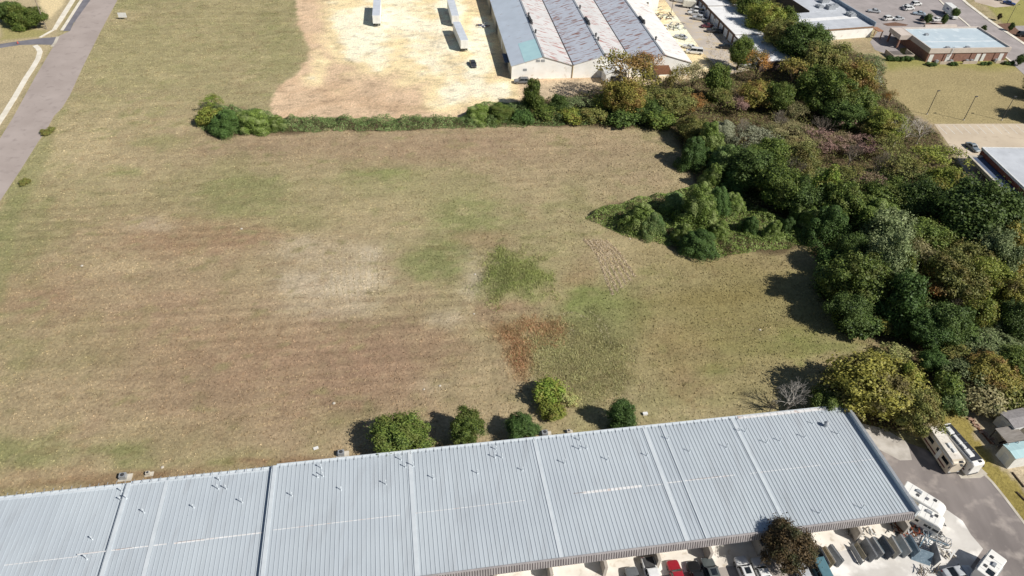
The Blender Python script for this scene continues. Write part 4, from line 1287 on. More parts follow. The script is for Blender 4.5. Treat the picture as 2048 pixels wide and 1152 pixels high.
# ---- lower right thicket
for a in ((1868, 722, 50, 5, 'broad', 'deep', 'round dark green tree at the gap below the forest'),
          (1930, 745, 105, 6.5, 'airy', 'greygreen', 'grey-green open tree above the motorhomes'),
          (1893, 775, 62, 5, 'bush', 'green', 'green bush above the white-roofed motorhome'),
          (1985, 745, 90, 7, 'broad', 'autumn', 'autumn-tinted tree above the yard at the right'),
          (2032, 728, 84, 7.5, 'broad', 'green', 'green tree at the right edge above the yard'),
          (1965, 792, 80, 4.5, 'bush', 'tan', 'tan brush bordering the gravel yard'),
          (2030, 785, 90, 5, 'bush', 'olive', 'olive brush bordering the gravel yard at right edge'),
          (1905, 805, 46, 3.4, 'bush', 'kudzupale', 'pale green bush beside the black-roofed motorhome'),
          (1925, 715, 90, 5.5, 'airy', 'olive', 'thin olive tree below the dark forest edge'),
          (1995, 700, 110, 6, 'broad', 'greygreen', 'grey-green tree at lower edge of the forest'),
          (1790, 712, 60, 2.5, 'bush', 'weed', 'low weedy bush left of round dark tree'),
          # lower forest front
          (1712, 556, 124, 12.5, 'broad', 'green', 'large oak-like green tree casting the longest shadow on the field'),
          (1702, 615, 86, 8, 'broad', 'dark', 'dark tree under the large green tree at the field edge'),
          (1665, 570, 70, 6, 'bush', 'dark', 'dark bush at the left foot of the large green tree'),
          (1668, 525, 60, 6, 'bush', 'deep', 'deep green bush at the forest corner by the mounds'),
          (1725, 650, 70, 4.5, 'bush', 'dark', 'dark bush left of the small bright yellow tree'),
          (1808, 590, 84, 13, 'tall', 'deep', 'dark green upright tree above the yellow bush'),
          (1765, 648, 62, 4.5, 'airy', 'yellow', 'small bright yellow tree at the foot of the forest'),
          (1783, 520, 90, 14, 'broad', 'greygreen', 'grey-green tree right of the large green tree'),
          (1802, 545, 60, 12, 'tall', 'yellowgreen', 'yellow-green crown behind the dark upright tree'),
          (1872, 580, 82, 10, 'airy', 'rust', 'rusty brown tree in the middle of the lower forest'),
          (1905, 555, 105, 12, 'broad', 'olive', 'dark olive tree behind the rusty brown tree'),
          (1975, 560, 95, 12, 'broad', 'yellowgreen', 'yellow-green tree near the right edge'),
          (2018, 590, 70, 11, 'broad', 'yellow', 'yellow crown at the right edge of the forest'),
          (1900, 645, 90, 10, 'broad', 'dark', 'dark green tree above the gap with brown grass'),
          (1955, 630, 70, 9, 'tall', 'yellowgreen', 'yellowish upright tree below the yellow-green crown'),
          (1978, 660, 110, 7, 'airy', 'greygreen', 'bare-looking grey-green tree in deep shade at right'),
          (2035, 640, 70, 10, 'broad', 'dark', 'dark tree at the right edge below the yellow crown'),
          (1860, 655, 80, 8, 'broad', 'deep', 'dark green tree right of the upright dark tree'),
          (1930, 680, 80, 5, 'bush', 'dark', 'dark bush at the lower forest edge', 'bush'),
          # middle forest
          (1745, 430, 110, 13, 'mound', 'kudzu', 'vine-draped tree in the centre of the forest'),
          (1785, 465, 110, 12, 'broad', 'greygreen', 'pale grey-green tree in the centre of the forest'),
          (1690, 405, 90, 12, 'broad', 'green', 'green tree behind the vine-draped centre tree'),
          (1852, 480, 95, 11, 'broad', 'green', 'green tree in front of the large dark oak'),
          (1900, 480, 70, 11, 'mound', 'kudzupale', 'pale vine-draped tree in front of the large dark oak'),
          (1960, 425, 165, 17, 'broad', 'dark', 'large dark oak beside the brick school'),
          (2030, 440, 80, 14, 'broad', 'deep', 'dark tree at the right edge beside the school canopy'),
          (2035, 500, 90, 13, 'broad', 'autumn', 'autumn-coloured tree at the right edge below the school'),
          (1990, 500, 90, 13, 'broad', 'greygreen', 'grey-green tree below the large dark oak'),
          (1945, 520, 90, 10, 'broad', 'olive', 'olive tree below the large dark oak'),
          (1850, 525, 110, 11, 'airy', 'tan', 'tan thin-leaved tree above the rusty brown tree'),
          (1840, 400, 100, 12, 'broad', 'dark', 'dark tree left of the large dark oak'),
          (1888, 370, 74, 10, 'broad', 'yellowgreen', 'bright yellow-green tree near the lot with one car'),
          (1868, 318, 116, 11, 'airy', 'yellowgreen', 'wide thin yellow-green tree beside the pale parking lot'),
          (1808, 335, 90, 10, 'airy', 'olive', 'thin olive tree left of wide yellow-green one'),
          (1652, 375, 70, 12, 'tall', 'lime', 'bright green upright tree in mid-forest'),
          (1610, 395, 80, 10, 'broad', 'dark', 'dark tree left of the bright green upright tree'),
          (1560, 365, 100, 11, 'broad', 'green', 'broad green tree in the forest above the vine mounds'),
          (1505, 335, 90, 11, 'broad', 'dark', 'dark green tree right of vine-hung forest edge'),
          (1600, 320, 80, 10, 'broad', 'olive', 'olive tree below the mauve thicket'),
          (1540, 310, 80, 10, 'broad', 'green', 'green tree below the grey thicket'),
          (1735, 365, 84, 8, 'airy', 'mauve', 'mauve-brown tree right of the bright green upright tree'),
          (1690, 355, 70, 8, 'airy', 'olive', 'thin olive tree above bright green upright tree'),
          (1775, 395, 80, 10, 'broad', 'green', 'green tree below thin olive trees in mid-forest'),
          (1705, 500, 70, 10, 'broad', 'dark', 'dark tree above the large shadow-casting tree'),
          (1660, 450, 80, 10, 'mound', 'deep', 'deep green vine-hung tree at the right of the mounds'),
          # upper thicket: mauve, grey and tan shrubs
          (1680, 285, 96, 6, 'airy', 'mauve', 'mauve thicket tree in the upper forest clearing'),
          (1735, 295, 84, 6, 'airy', 'mauve', 'mauve thicket tree next to thin olive trees'),
          (1640, 280, 80, 6, 'airy', 'mauve', 'mauve thicket tree left of the clearing centre'),
          (1600, 262, 80, 5, 'airy', 'tan', 'tan thicket tree at left of the upper clearing'),
          (1555, 262, 84, 6, 'airy', 'tan', 'tan leafy tree between grey thicket and clearing'),
          (1510, 275, 90, 8, 'airy', 'silver', 'silver-grey thin tree behind the forest edge'),
          (1700, 245, 70, 6, 'airy', 'mauve', 'mauve thin tree under the dark canopy'),
          (1590, 290, 70, 6, 'airy', 'weed', 'pale green thicket tree near the clearing'),
          (1770, 250, 80, 9, 'broad', 'yellowgreen', 'yellow-green tree left of the bare white tree'),
          (1775, 290, 84, 8, 'airy', 'olive', 'olive thin tree below bare white tree'),
          # left forest edge, vine hung
          (1420, 275, 74, 10, 'mound', 'kudzu', 'tall vine-hung tree at the top right corner of the field'),
          (1450, 265, 60, 9, 'mound', 'silver', 'silvery vine-hung tree at the forest edge'),
          (1392, 300, 70, 9, 'mound', 'deep', 'dark vine-hung tree casting shadow at the field corner'),
          (1455, 315, 76, 8, 'mound', 'kudzupale', 'pale vine-hung tree below the silvery one'),
          (1426, 350, 46, 7.5, 'mound', 'kudzu', 'slim vine-wrapped tree above the vine mounds'),
          (1385, 255, 60, 7, 'broad', 'olive', 'olive tree where hedgerow meets the forest'),
          (1470, 350, 70, 8, 'mound', 'deep', 'deep green vine-hung tree behind slim wrapped tree'),
          # vine mounds on the field
          (1280, 432, 84, 7.2, 'mound', 'kudzu', 'vine-covered mound at the left of the group', 'vine mound'),
          (1306, 448, 50, 6.0, 'mound', 'kudzupale', 'pale vine-covered mound beside leftmost mound', 'vine mound'),
          (1398, 405, 84, 11.4, 'mound', 'kudzu', 'tallest vine-draped column among the mounds', 'vine mound'),
          (1352, 402, 56, 6.0, 'mound', 'kudzupale', 'pale vine mound left of the tallest column', 'vine mound'),
          (1440, 395, 60, 7.2, 'mound', 'deep', 'dark vine mound right of the tallest column', 'vine mound'),
          (1400, 480, 84, 6.0, 'mound', 'deep', 'lowest vine mound nearest the camera', 'vine mound'),
          (1366, 462, 44, 4.8, 'mound', 'kudzu', 'small vine mound left of the nearest one', 'vine mound'),
          (1500, 446, 36, 5.4, 'mound', 'deep', 'small round vine mound on bare brown ground', 'vine mound'),
          (1548, 458, 42, 5.4, 'mound', 'kudzu', 'round vine mound right of the small round one', 'vine mound'),
          (1578, 452, 34, 4.8, 'mound', 'deep', 'vine mound nearest the forest shade', 'vine mound'),
          (1622, 440, 56, 7.2, 'mound', 'kudzu', 'bright green vine mound against the dark forest', 'vine mound'),
          (1600, 420, 40, 8.4, 'mound', 'kudzu', 'tall vine mound behind the bright one', 'vine mound'),
          (1470, 400, 50, 4.8, 'mound', 'kudzu', 'vine mound at the back of the group', 'vine mound'),
          (1440, 455, 40, 4.2, 'mound', 'kudzu', 'low vine mound in the middle of the group', 'vine mound')):
    form = a[4]
    plant(*a[:7], cat=a[7] if len(a) > 7 else ('bush' if form == 'bush' else 'tree'), group='vine mounds on the field' if len(a) > 7 and a[7] == 'vine mound' else 'trees of the wood on the right', name='vine_mound' if len(a) > 7 and a[7] == 'vine mound' else None)
# ---- bare pale trees by the lawn
plant(1800, 262, 84, 10, 'bare', 'tan', 'leafless white-barked tree at the corner of the lawn', bark=pm('white_bark', C(206, 198, 186), C(170, 160, 148), scale=4, rough=.9))
plant(1845, 262, 76, 8, 'bare', 'tan', 'leafless leaning tree left of the pale parking lot', bark=pm('white_bark', C(206, 198, 186)))
plant(1732, 165, 74, 11, 'airy', 'silver', 'silver-grey thin tree beside the lawn', bark=M_BARKPALE)
plant(1745, 128, 60, 7, 'airy', 'greygreen', 'grey-green thin tree near the enclosure', bark=M_BARKPALE)
plant(1932, 356, 44, 3.5, 'bare', 'tan', 'small leafless tree beside the school canopy', bark=M_BARKPALE)
for X, Y, w, h, l in ((1560, 245, 60, 8, 'leafless thin tree between the tan thicket trees'), (1645, 255, 60, 8, 'leafless thin tree above the mauve thicket'), (1705, 310, 60, 8, 'leafless tree among mauve thicket trees'), (1590, 345, 54, 11, 'dead grey tree rising from mid-forest'),
                      (1760, 330, 60, 10, 'dead grey tree left of the thin olive tree'), (1908, 612, 50, 8, 'dead grey tree beside the rusty brown tree'), (1985, 655, 60, 7, 'dead grey tree in the deep shade at right'), (1482, 262, 50, 9, 'dead grey tree at the silver thicket'), (1915, 772, 50, 5, 'dead grey tree above the motorhomes')):
    plant(X, Y, w, h, 'bare', 'tan', l, group='dead trees in the wood', bark=M_BARKPALE)
# ---- upper wood between the warehouse and the lawn
for a in ((1262, 148, 130, 18, 'airy', 'autumn', 'tall autumn tree in front of the warehouse gables'),
          (1248, 190, 80, 11, 'broad', 'autumn', 'yellowing tree at the foot of the tall autumn tree'),
          (1290, 195, 80, 9, 'airy', 'olive', 'olive tree right of the tall autumn tree'),
          (1292, 130, 60, 14, 'airy', 'rust', 'reddish thin crown behind the tall autumn tree'),
          (1066, 185, 50, 9, 'tall', 'green', 'young green tree by the warehouse corner'),
          (1117, 205, 40, 6, 'tall', 'dark', 'dark slim tree right of the young green tree'),
          (1155, 208, 70, 5, 'airy', 'greygreen', 'grey-green thin tree in front of the gable wall'),
          (1205, 205, 46, 5, 'bush', 'yellowgreen', 'yellow-green bush under the warehouse vestibule'),
          (1352, 160, 56, 11, 'airy', 'autumn', 'thin tree beside the white warehouse slope'),
          (1388, 150, 60, 11, 'airy', 'tan', 'tan thin tree at the warehouse corner'),
          (1345, 200, 80, 8, 'broad', 'olive', 'olive tree below the thin warehouse trees'),
          (1300, 215, 70, 6, 'broad', 'dark', 'dark low tree in the upper hedgerow'),
          (1390, 210, 70, 7, 'airy', 'rust', 'rusty thin tree in the upper hedgerow'),
          (1437, 158, 54, 11, 'tall', 'green', 'green upright tree at the end of the storage lane'),
          (1445, 200, 56, 8, 'airy', 'olive', 'olive thin tree below the green upright one'),
          (1484, 100, 52, 11, 'broad', 'green', 'green tree against the storage units'),
          (1518, 128, 62, 13, 'airy', 'orange', 'orange-brown tree in front of the storage units'),
          (1515, 185, 60, 8, 'broad', 'autumn', 'autumn tree under the orange-brown one'),
          (1560, 190, 64, 9, 'broad', 'green', 'green tree left of the deep shadow'),
          (1478, 210, 60, 6, 'airy', 'mauve', 'mauve thin tree above the hedgerow end'),
          (1590, 140, 70, 13, 'airy', 'autumn', 'autumn-tinted tree at the centre of the upper wood'),
          (1650, 120, 92, 14, 'broad', 'olive', 'big olive tree beside the white shop wall'),
          (1652, 175, 100, 14, 'broad', 'green', 'big green tree shading the clearing'),
          (1708, 160, 70, 14, 'broad', 'autumn', 'amber-flecked tree left of the silver tree'),
          (1720, 205, 70, 10, 'broad', 'green', 'green tree below the silver tree'),
          (1612, 80, 92, 13, 'broad', 'dark', 'dark rounded tree in front of the white shop'),
          (1560, 65, 70, 12, 'broad', 'olive', 'olive tree behind the storage units'),
          (1535, 35, 66, 12, 'broad', 'yellowgreen', 'yellow-green tree between storage units and shop'),
          (1505, 10, 60, 11, 'broad', 'green', 'green tree at the top edge behind storage units'),
          (1478, -14, 60, 11, 'broad', 'olive', 'olive tree cut by the top edge'),
          (1575, 40, 50, 11, 'tall', 'green', 'green upright tree beside the plank wall'),
          (1776, 196, 34, 7, 'airy', 'orange', 'small orange tree at the lawn edge'),
          (1690, 225, 80, 8, 'broad', 'dark', 'dark tree above the mauve thicket'),
          (1590, 225, 60, 6, 'airy', 'tan', 'tan thin tree above the clearing')):
    plant(*a[:7], cat='bush' if a[4] == 'bush' else 'tree', group='trees of the upper wood')
# ---- hedgerow bushes
for a in ((425, 203, 46, 5, 'airy', 'lime', 'bright yellow-green sapling at the left end of the hedgerow'),
          (420, 232, 44, 4, 'bush', 'yellowgreen', 'yellowish bush at the left tip of the hedgerow'),
          (452, 240, 74, 6, 'mound', 'deep', 'large vine-covered bush at the left end of hedgerow'),
          (500, 236, 80, 5.5, 'mound', 'kudzu', 'second large vine-covered bush of the hedgerow'),
          (548, 244, 50, 4, 'mound', 'kudzu', 'third vine-covered bush where the hedgerow narrows'),
          (958, 224, 62, 4.5, 'mound', 'kudzu', 'vine-covered bush at the corner of the dirt yard'),
          (1000, 222, 62, 4.5, 'mound', 'green', 'vine-covered bush left of the young green tree'),
          (1045, 234, 40, 3, 'bush', 'deep', 'dark low bush under the young green tree'),
          (1090, 225, 44, 3, 'bush', 'green', 'green low bush right of the young green tree'),
          (1140, 232, 44, 3, 'bush', 'yellowgreen', 'yellow-green low bush in the hedgerow'),
          (1190, 230, 50, 3.5, 'bush', 'olive', 'olive low bush in the hedgerow'),
          (1250, 235, 60, 4, 'bush', 'dark', 'dark low bush below the tall autumn tree'),
          (1320, 240, 60, 4, 'bush', 'green', 'green low bush near the field corner')):
    plant(*a[:7], cat='tree' if a[4] == 'airy' else 'bush', group='hedgerow bushes', name='sapling' if a[4] == 'airy' else 'hedgerow_bush')
# ---- far corners
plant(62, 30, 46, 7, 'broad', 'green', 'rounded evergreen beside the utility pole at top left', name='evergreen_tree')
plant(34, 26, 44, 8, 'tall', 'green', 'taller evergreen left of the one by the utility pole', name='evergreen_tree')
plant(10, 20, 50, 6, 'broad', 'dark', 'darker evergreen cut by the left edge', name='evergreen_tree')
for X, Y, w, h, l in ((1857, 36, 12, 4, 'small parking-island tree left of white car'), (1890, 38, 13, 4.2, 'small parking-island tree beside the box truck'), (1912, 25, 13, 4, 'small street tree right of the box truck'),
                      (2000, 32, 9, 3, 'small reddish street tree across the road'), (2024, 52, 10, 3.4, 'small tree at the corner planting bed'), (1968, 56, 9, 2.8, 'small tree behind the brick building roof'), (2042, 118, 16, 4, 'small tree at right corner of the brick building'), (1796, 66, 16, 3.4, 'small tree by the drive canopy')):
    plant(X, Y, w, h, 'broad', 'dark' if X not in (2000,) else 'bronze', l, group='small planted trees', name='street_tree')
plant(2092, 168, 60, 8, 'broad', 'dark', 'tree beyond the right edge shading the lawn near brick building', group='trees beyond the right edge')
plant(2100, 208, 84, 9, 'broad', 'dark', 'tree beyond the right edge shading the lawn by lamp posts', group='trees beyond the right edge')
for k, (X, Y) in enumerate(((1855, 127), (1862, 129), (1869, 129), (1904, 128), (1911, 128), (1965, 127), (1971, 127), (1979, 127), (2010, 126), (2018, 126), (2025, 125))):
    plant(X, Y, 9, 1.1, 'bush', 'deep', 'small clipped bush along the front of the brick building', 'bush', 'clipped bushes by the brick building', name='clipped_bush')
for k, X in enumerate((1778, 1786, 1795, 1804, 1813, 1821)):
    plant(X, 117 + (k % 2), 11, 1.5, 'bush', 'deep', 'clipped bush in the row before the block enclosure', 'bush', 'clipped bushes by the enclosure', name='clipped_bush')
plant(95, 262, 22, 1.2, 'bush', 'olive', 'dark weed clump beside the road at left', 'bush', name='weed_clump')
plant(48, 364, 20, 1.1, 'bush', 'olive', 'lower weed clump beside the road at left', 'bush', name='weed_clump')

# ---- ground-covering vines, undergrowth, tall weeds, grass
def in_poly(poly, n, pad=0):
    pts = [W(x, y) for x, y in poly]
    wp = [(p.x, p.y) for p in pts]
    xs, ys = [p[0] for p in wp], [p[1] for p in wp]
    out = []
    while sum(map(len, out)) < n:
        q = np.stack([rng.uniform(min(xs), max(xs), n), rng.uniform(min(ys), max(ys), n)], 1)
        s = polysd(q[:, 0] + 2.5 * (fbm(q[:, 0] * .3, q[:, 1] * .3, 8) - .5), q[:, 1] + 2.5 * (fbm(q[:, 0] * .3, q[:, 1] * .3, 12) - .5), wp)
        out.append(np.concatenate([q, s[:, None]], 1)[s > pad])
    return np.concatenate(out)[:n]
def cover(name, poly, n, hmax, leaf, tint, bump=.35, low=.1):
    q = in_poly(poly, n)
    x, y, s = q[:, 0], q[:, 1], q[:, 2]
    f = lambda x, y: (low + (1 - low) * sstep(.3, .75, fbm(x * bump, y * bump, 61, 3)))
    edge = sstep(0, 1.8, s)
    h = f(x, y) * hmax * (.25 + .75 * edge)
    e = .3
    gx_ = (f(x + e, y) - f(x - e, y)) / (2 * e) * hmax
    gy_ = (f(x, y + e) - f(x, y - e)) / (2 * e) * hmax
    z = h * (1 - .55 * rng.random(n) ** 2.5) + .03
    nr = np.stack([-gx_, -gy_, np.ones(n)], 1) + rng.normal(size=(n, 3)) * .5
    o = link(name, leaf_mesh(name, np.stack([x, y, z], 1), nr, np.full(n, leaf), fmat(tint)))
    kind(o, 'stuff')
    return o
tag(cover('hedgerow_vines', HEDGE, 60000, 2.3, .13, 'kudzupale'), 'low vines growing along the hedgerow', 'vines')
tag(cover('ground_vines', KUDZU, 45000, 1.9, .13, 'kudzu'), 'vines covering the ground between the mounds', 'vines')
tag(cover('undergrowth', FOREST, 100000, 2.4, .2, 'under', bump=.22), 'brush and undergrowth beneath the trees', 'undergrowth')

THICK = [(1385, 290), (1440, 300), (1520, 320), (1600, 325), (1680, 345), (1760, 350), (1850, 360), (1930, 385), (2140, 490), (2140, 700), (1960, 700), (1860, 672), (1790, 660), (1700, 640), (1660, 545), (1640, 480), (1560, 430), (1470, 395), (1420, 370)]
tag(cover('thicket', THICK, 95000, 5.2, .2, 'thicket', bump=.16), 'dense green thicket filling the wood between the trees', 'thicket')
m = bpy.data.materials.new('grass_blades')
m.use_nodes = True
N, L = m.node_tree.nodes, m.node_tree.links
p = _principled(m)
p.inputs['Roughness'].default_value = .8
p.inputs['Specular IOR Level'].default_value = .15
a = N.new('ShaderNodeAttribute')
a.attribute_name = 'tint'
g_ = N.new('ShaderNodeNewGeometry')
r_ = N.new('ShaderNodeMapRange')
r_.inputs['To Min'].default_value, r_.inputs['To Max'].default_value = .62, 1.3
L.new(g_.outputs['Random Per Island'], r_.inputs['Value'])
v_ = N.new('ShaderNodeVectorMath')
v_.operation = 'SCALE'
L.new(a.outputs['Color'], v_.inputs[0])
L.new(r_.outputs[0], v_.inputs['Scale'])
L.new(v_.outputs[0], p.inputs['Base Color'])
M_BLADE = m
def tufts(name, x, y, h, wd, col, label, cat='grass', lay=.35):
    n = len(x)
    z = ground_height(x, y)
    nr = np.concatenate([rng.normal(size=(n, 2)), np.full((n, 1), lay)], 1)
    P_ = np.stack([x, y, z + h * .5], 1)
    # upright blades: long axis up
    nr /= np.linalg.norm(nr, axis=1, keepdims=True)
    up = np.tile(np.array([0, 0, 1.0]), (n, 1)) + rng.normal(size=(n, 3)) * .3
    up -= nr * (up * nr).sum(1, keepdims=True)
    up /= np.linalg.norm(up, axis=1, keepdims=True)
    sd2 = np.cross(nr, up)
    hh, ww = (h / 2)[:, None], (wd * (.6 + .8 * rng.random(n)))[:, None]
    v = np.stack([P_ - up * hh - sd2 * ww, P_ - up * hh + sd2 * ww, P_ + up * hh + sd2 * ww * .35, P_ + up * hh - sd2 * ww * .35], 1).reshape(-1, 3)
    me = bpy.data.meshes.new(name)
    me.vertices.add(4 * n)
    me.vertices.foreach_set('co', v.ravel().astype(np.float32))
    me.loops.add(4 * n)
    me.loops.foreach_set('vertex_index', np.arange(4 * n, dtype=np.int32))
    me.polygons.add(n)
    me.polygons.foreach_set('loop_start', (np.arange(n) * 4).astype(np.int32))
    me.update(calc_edges=True)
    at_ = me.color_attributes.new('tint', 'FLOAT_COLOR', 'POINT')
    at_.data.foreach_set('color', np.repeat(np.concatenate([col, np.ones((n, 1))], 1), 4, 0).ravel().astype(np.float32))
    me.materials.append(M_BLADE)
    return tag(kind(link(name, me), 'stuff'), label, cat)
n = 360000
x, y = rng.uniform(-190, 90, n), rng.uniform(50, 290, n)
c, gm = ground_colour(x, y)
rd_ = polysd(*PIX(x, y), [(245, -25), (200, 65), (140, 190), (75, 286), (0, 402), (-130, 600), (-300, 400), (190, -60)])
dens = vnoise(x * .35, y * .35, 4)
keep = (gm > .5) & (rd_ < -2) & (rng.random(n) < .35 + .75 * dens)
ly = (x - O_.x) * Nv.x + (y - O_.y) * Nv.y
keep &= ly > WID + .6
x, y, c = x[keep], y[keep], c[keep]
tufts('field_grass', x, y, rng.uniform(.06, .2, len(x)), rng.uniform(.08, .19, len(x)), np.clip(c * 1.15, 0, .95), 'short dry mown grass covering the field')
print('field tufts', len(x))
def weeds(name, poly, n, h0, h1, wd, c0, c1, label, rag=14):
    pts = np.array(poly, float)
    u = rng.uniform(pts[:, 0].min() - rag, pts[:, 0].max() + rag, n * 4)
    v = rng.uniform(pts[:, 1].min() - rag, pts[:, 1].max() + rag, n * 4)
    q = np.array([W(float(a), float(b))[:2] for a, b in zip(u, v)])
    s = polysd(u, v, poly) + 2 * rag * (fbm(q[:, 0] * .3, q[:, 1] * .3, 44) - .5)
    q = q[rng.random(len(s)) < sstep(-rag * .5, rag, s)][:n]
    n = len(q)
    f = fbm(q[:, 0] * .35, q[:, 1] * .35, 33)
    t = np.clip(rng.random(n) * .6 + f * 1.1 - .2, 0, 1)[:, None]
    col = np.array(C(*c0)) * (1 - t) + np.array(C(*c1)) * t
    gcol, _ = ground_colour(q[:, 0], q[:, 1])
    mixw = np.clip(.75 + 1.5 * (fbm(q[:, 0] * .5, q[:, 1] * .5, 71) - .5), .25, 1)[:, None]
    col = col * mixw + gcol * 1.05 * (1 - mixw)
    return tufts(name, q[:, 0], q[:, 1], rng.uniform(h0, h1, n) * (.2 + 1.2 * f), np.full(n, wd), col, label, 'weeds', .3)
weeds('mound_weeds', MOUND, 20000, .2, .65, .035, (136, 152, 84), (184, 190, 122), 'tall green weeds on the low mound in the field', 34)
weeds('tall_weeds', WEEDS, 32000, .12, .5, .032, (154, 158, 100), (202, 198, 146), 'tall grey-green weeds in the unmown patch', 46)
weeds('rusty_grass', RUSTP, 13000, .2, .7, .028, (182, 138, 102), (212, 170, 132), 'rust-coloured tall grass at the edge of unmown patch', 26)
# mower windrows and wheel tracks
def rows(name, lines, label, colr, h=.14, wd=.07, dens=22, jit=.16):
    X, Y = [], []
    for ln in lines:
        pts = [W(a, b) for a, b in ln]
        for a, b in zip(pts[:-1], pts[1:]):
            m_ = int((b - a).length * dens)
            t = rng.random(m_)
            X.append(a.x + (b.x - a.x) * t + rng.normal(size=m_) * jit)
            Y.append(a.y + (b.y - a.y) * t + rng.normal(size=m_) * jit)
    X, Y = np.concatenate(X), np.concatenate(Y)
    col = np.tile(np.array(C(*colr)), (len(X), 1)) * rng.uniform(.8, 1.2, (len(X), 1))
    tufts(name, X, Y, rng.uniform(.5, 1.2, len(X)) * h, np.full(len(X), wd), col, label, 'straw', .5)
fan = []
for k in range(6):
    f = k / 5
    fan.append([(1168 + 42 * f, 478 + 2 * f), (1196 + 40 * f, 510 - 6 * f), (1208 + 46 * f, 545 - 16 * f), (1226 + 44 * f, 590 - 36 * f)])
rows('straw_windrows', fan, 'fan of pale mown straw rows near the vine mounds', (214, 197, 170), h=.2, wd=.05, dens=95, jit=.22)
rows('mower_arcs', [[(1024, 645), (1060, 637), (1110, 630), (1150, 625), (1178, 640)], [(1178, 622), (1195, 635), (1212, 655), (1222, 690)], [(1184, 640), (1198, 655), (1210, 680)], [(1120, 648), (1150, 664), (1132, 672)]], 'curved pale tracks of the mower around the weeds', (200, 190, 158), dens=20)

rows('stubble_rows', [[(640 + 13 * k, 500 + 3 * (k % 3)), (645 + 12.5 * k, 560), (652 + 12 * k, 605 - 4 * (k % 4))] for k in range(10)], 'parallel pale stubble rows in the bleached patch', (206, 192, 160), dens=14)
rows('mown_lines', [[(440 + 30 * (k % 3), 770 + 17 * k), (600, 752 + 17 * k), (720 - 40 * (k % 2), 742 + 16 * k)] for k in range(7)] + [[(1400, 640 + 14 * k), (1500, 636 + 12 * k), (1570, 628 + 12 * k)] for k in range(4)] + [[(200, 850), (420, 826)], [(150, 880), (330, 862)]], 'long faint lines of cut grass left by the mower', (190, 172, 136), dens=7)

# ================================================================== VEHICLES
def wheel_mesh(r, w):
    t = MB()
    n = 14
    ring = lambda y, rr: [(rr * math.cos(6.2832 * k / n), y, rr * math.sin(6.2832 * k / n)) for k in range(n)]
    t.loft([ring(-w / 2, r * .86), ring(-w / 2 * .8, r), ring(w / 2 * .8, r), ring(w / 2, r * .86)])
    rim = MB().loft([ring(-w / 2 - .012, r * .55), ring(-w / 2 - .012, r * .6), ring(w / 2 + .012, r * .6), ring(w / 2 + .012, r * .55)])
    return t.mesh('tyre', M_TYRE, smooth=False), rim.mesh('rim', M_RIM)
WH = {r: wheel_mesh(r, w) for r, w in ((.33, .22), (.38, .26), (.48, .28))}
def add_wheels(root, spots, r):
    for x, y in spots:
        t = link('wheel', WH[r][0], root, (x, y, r))
        link('rim', WH[r][1], t)

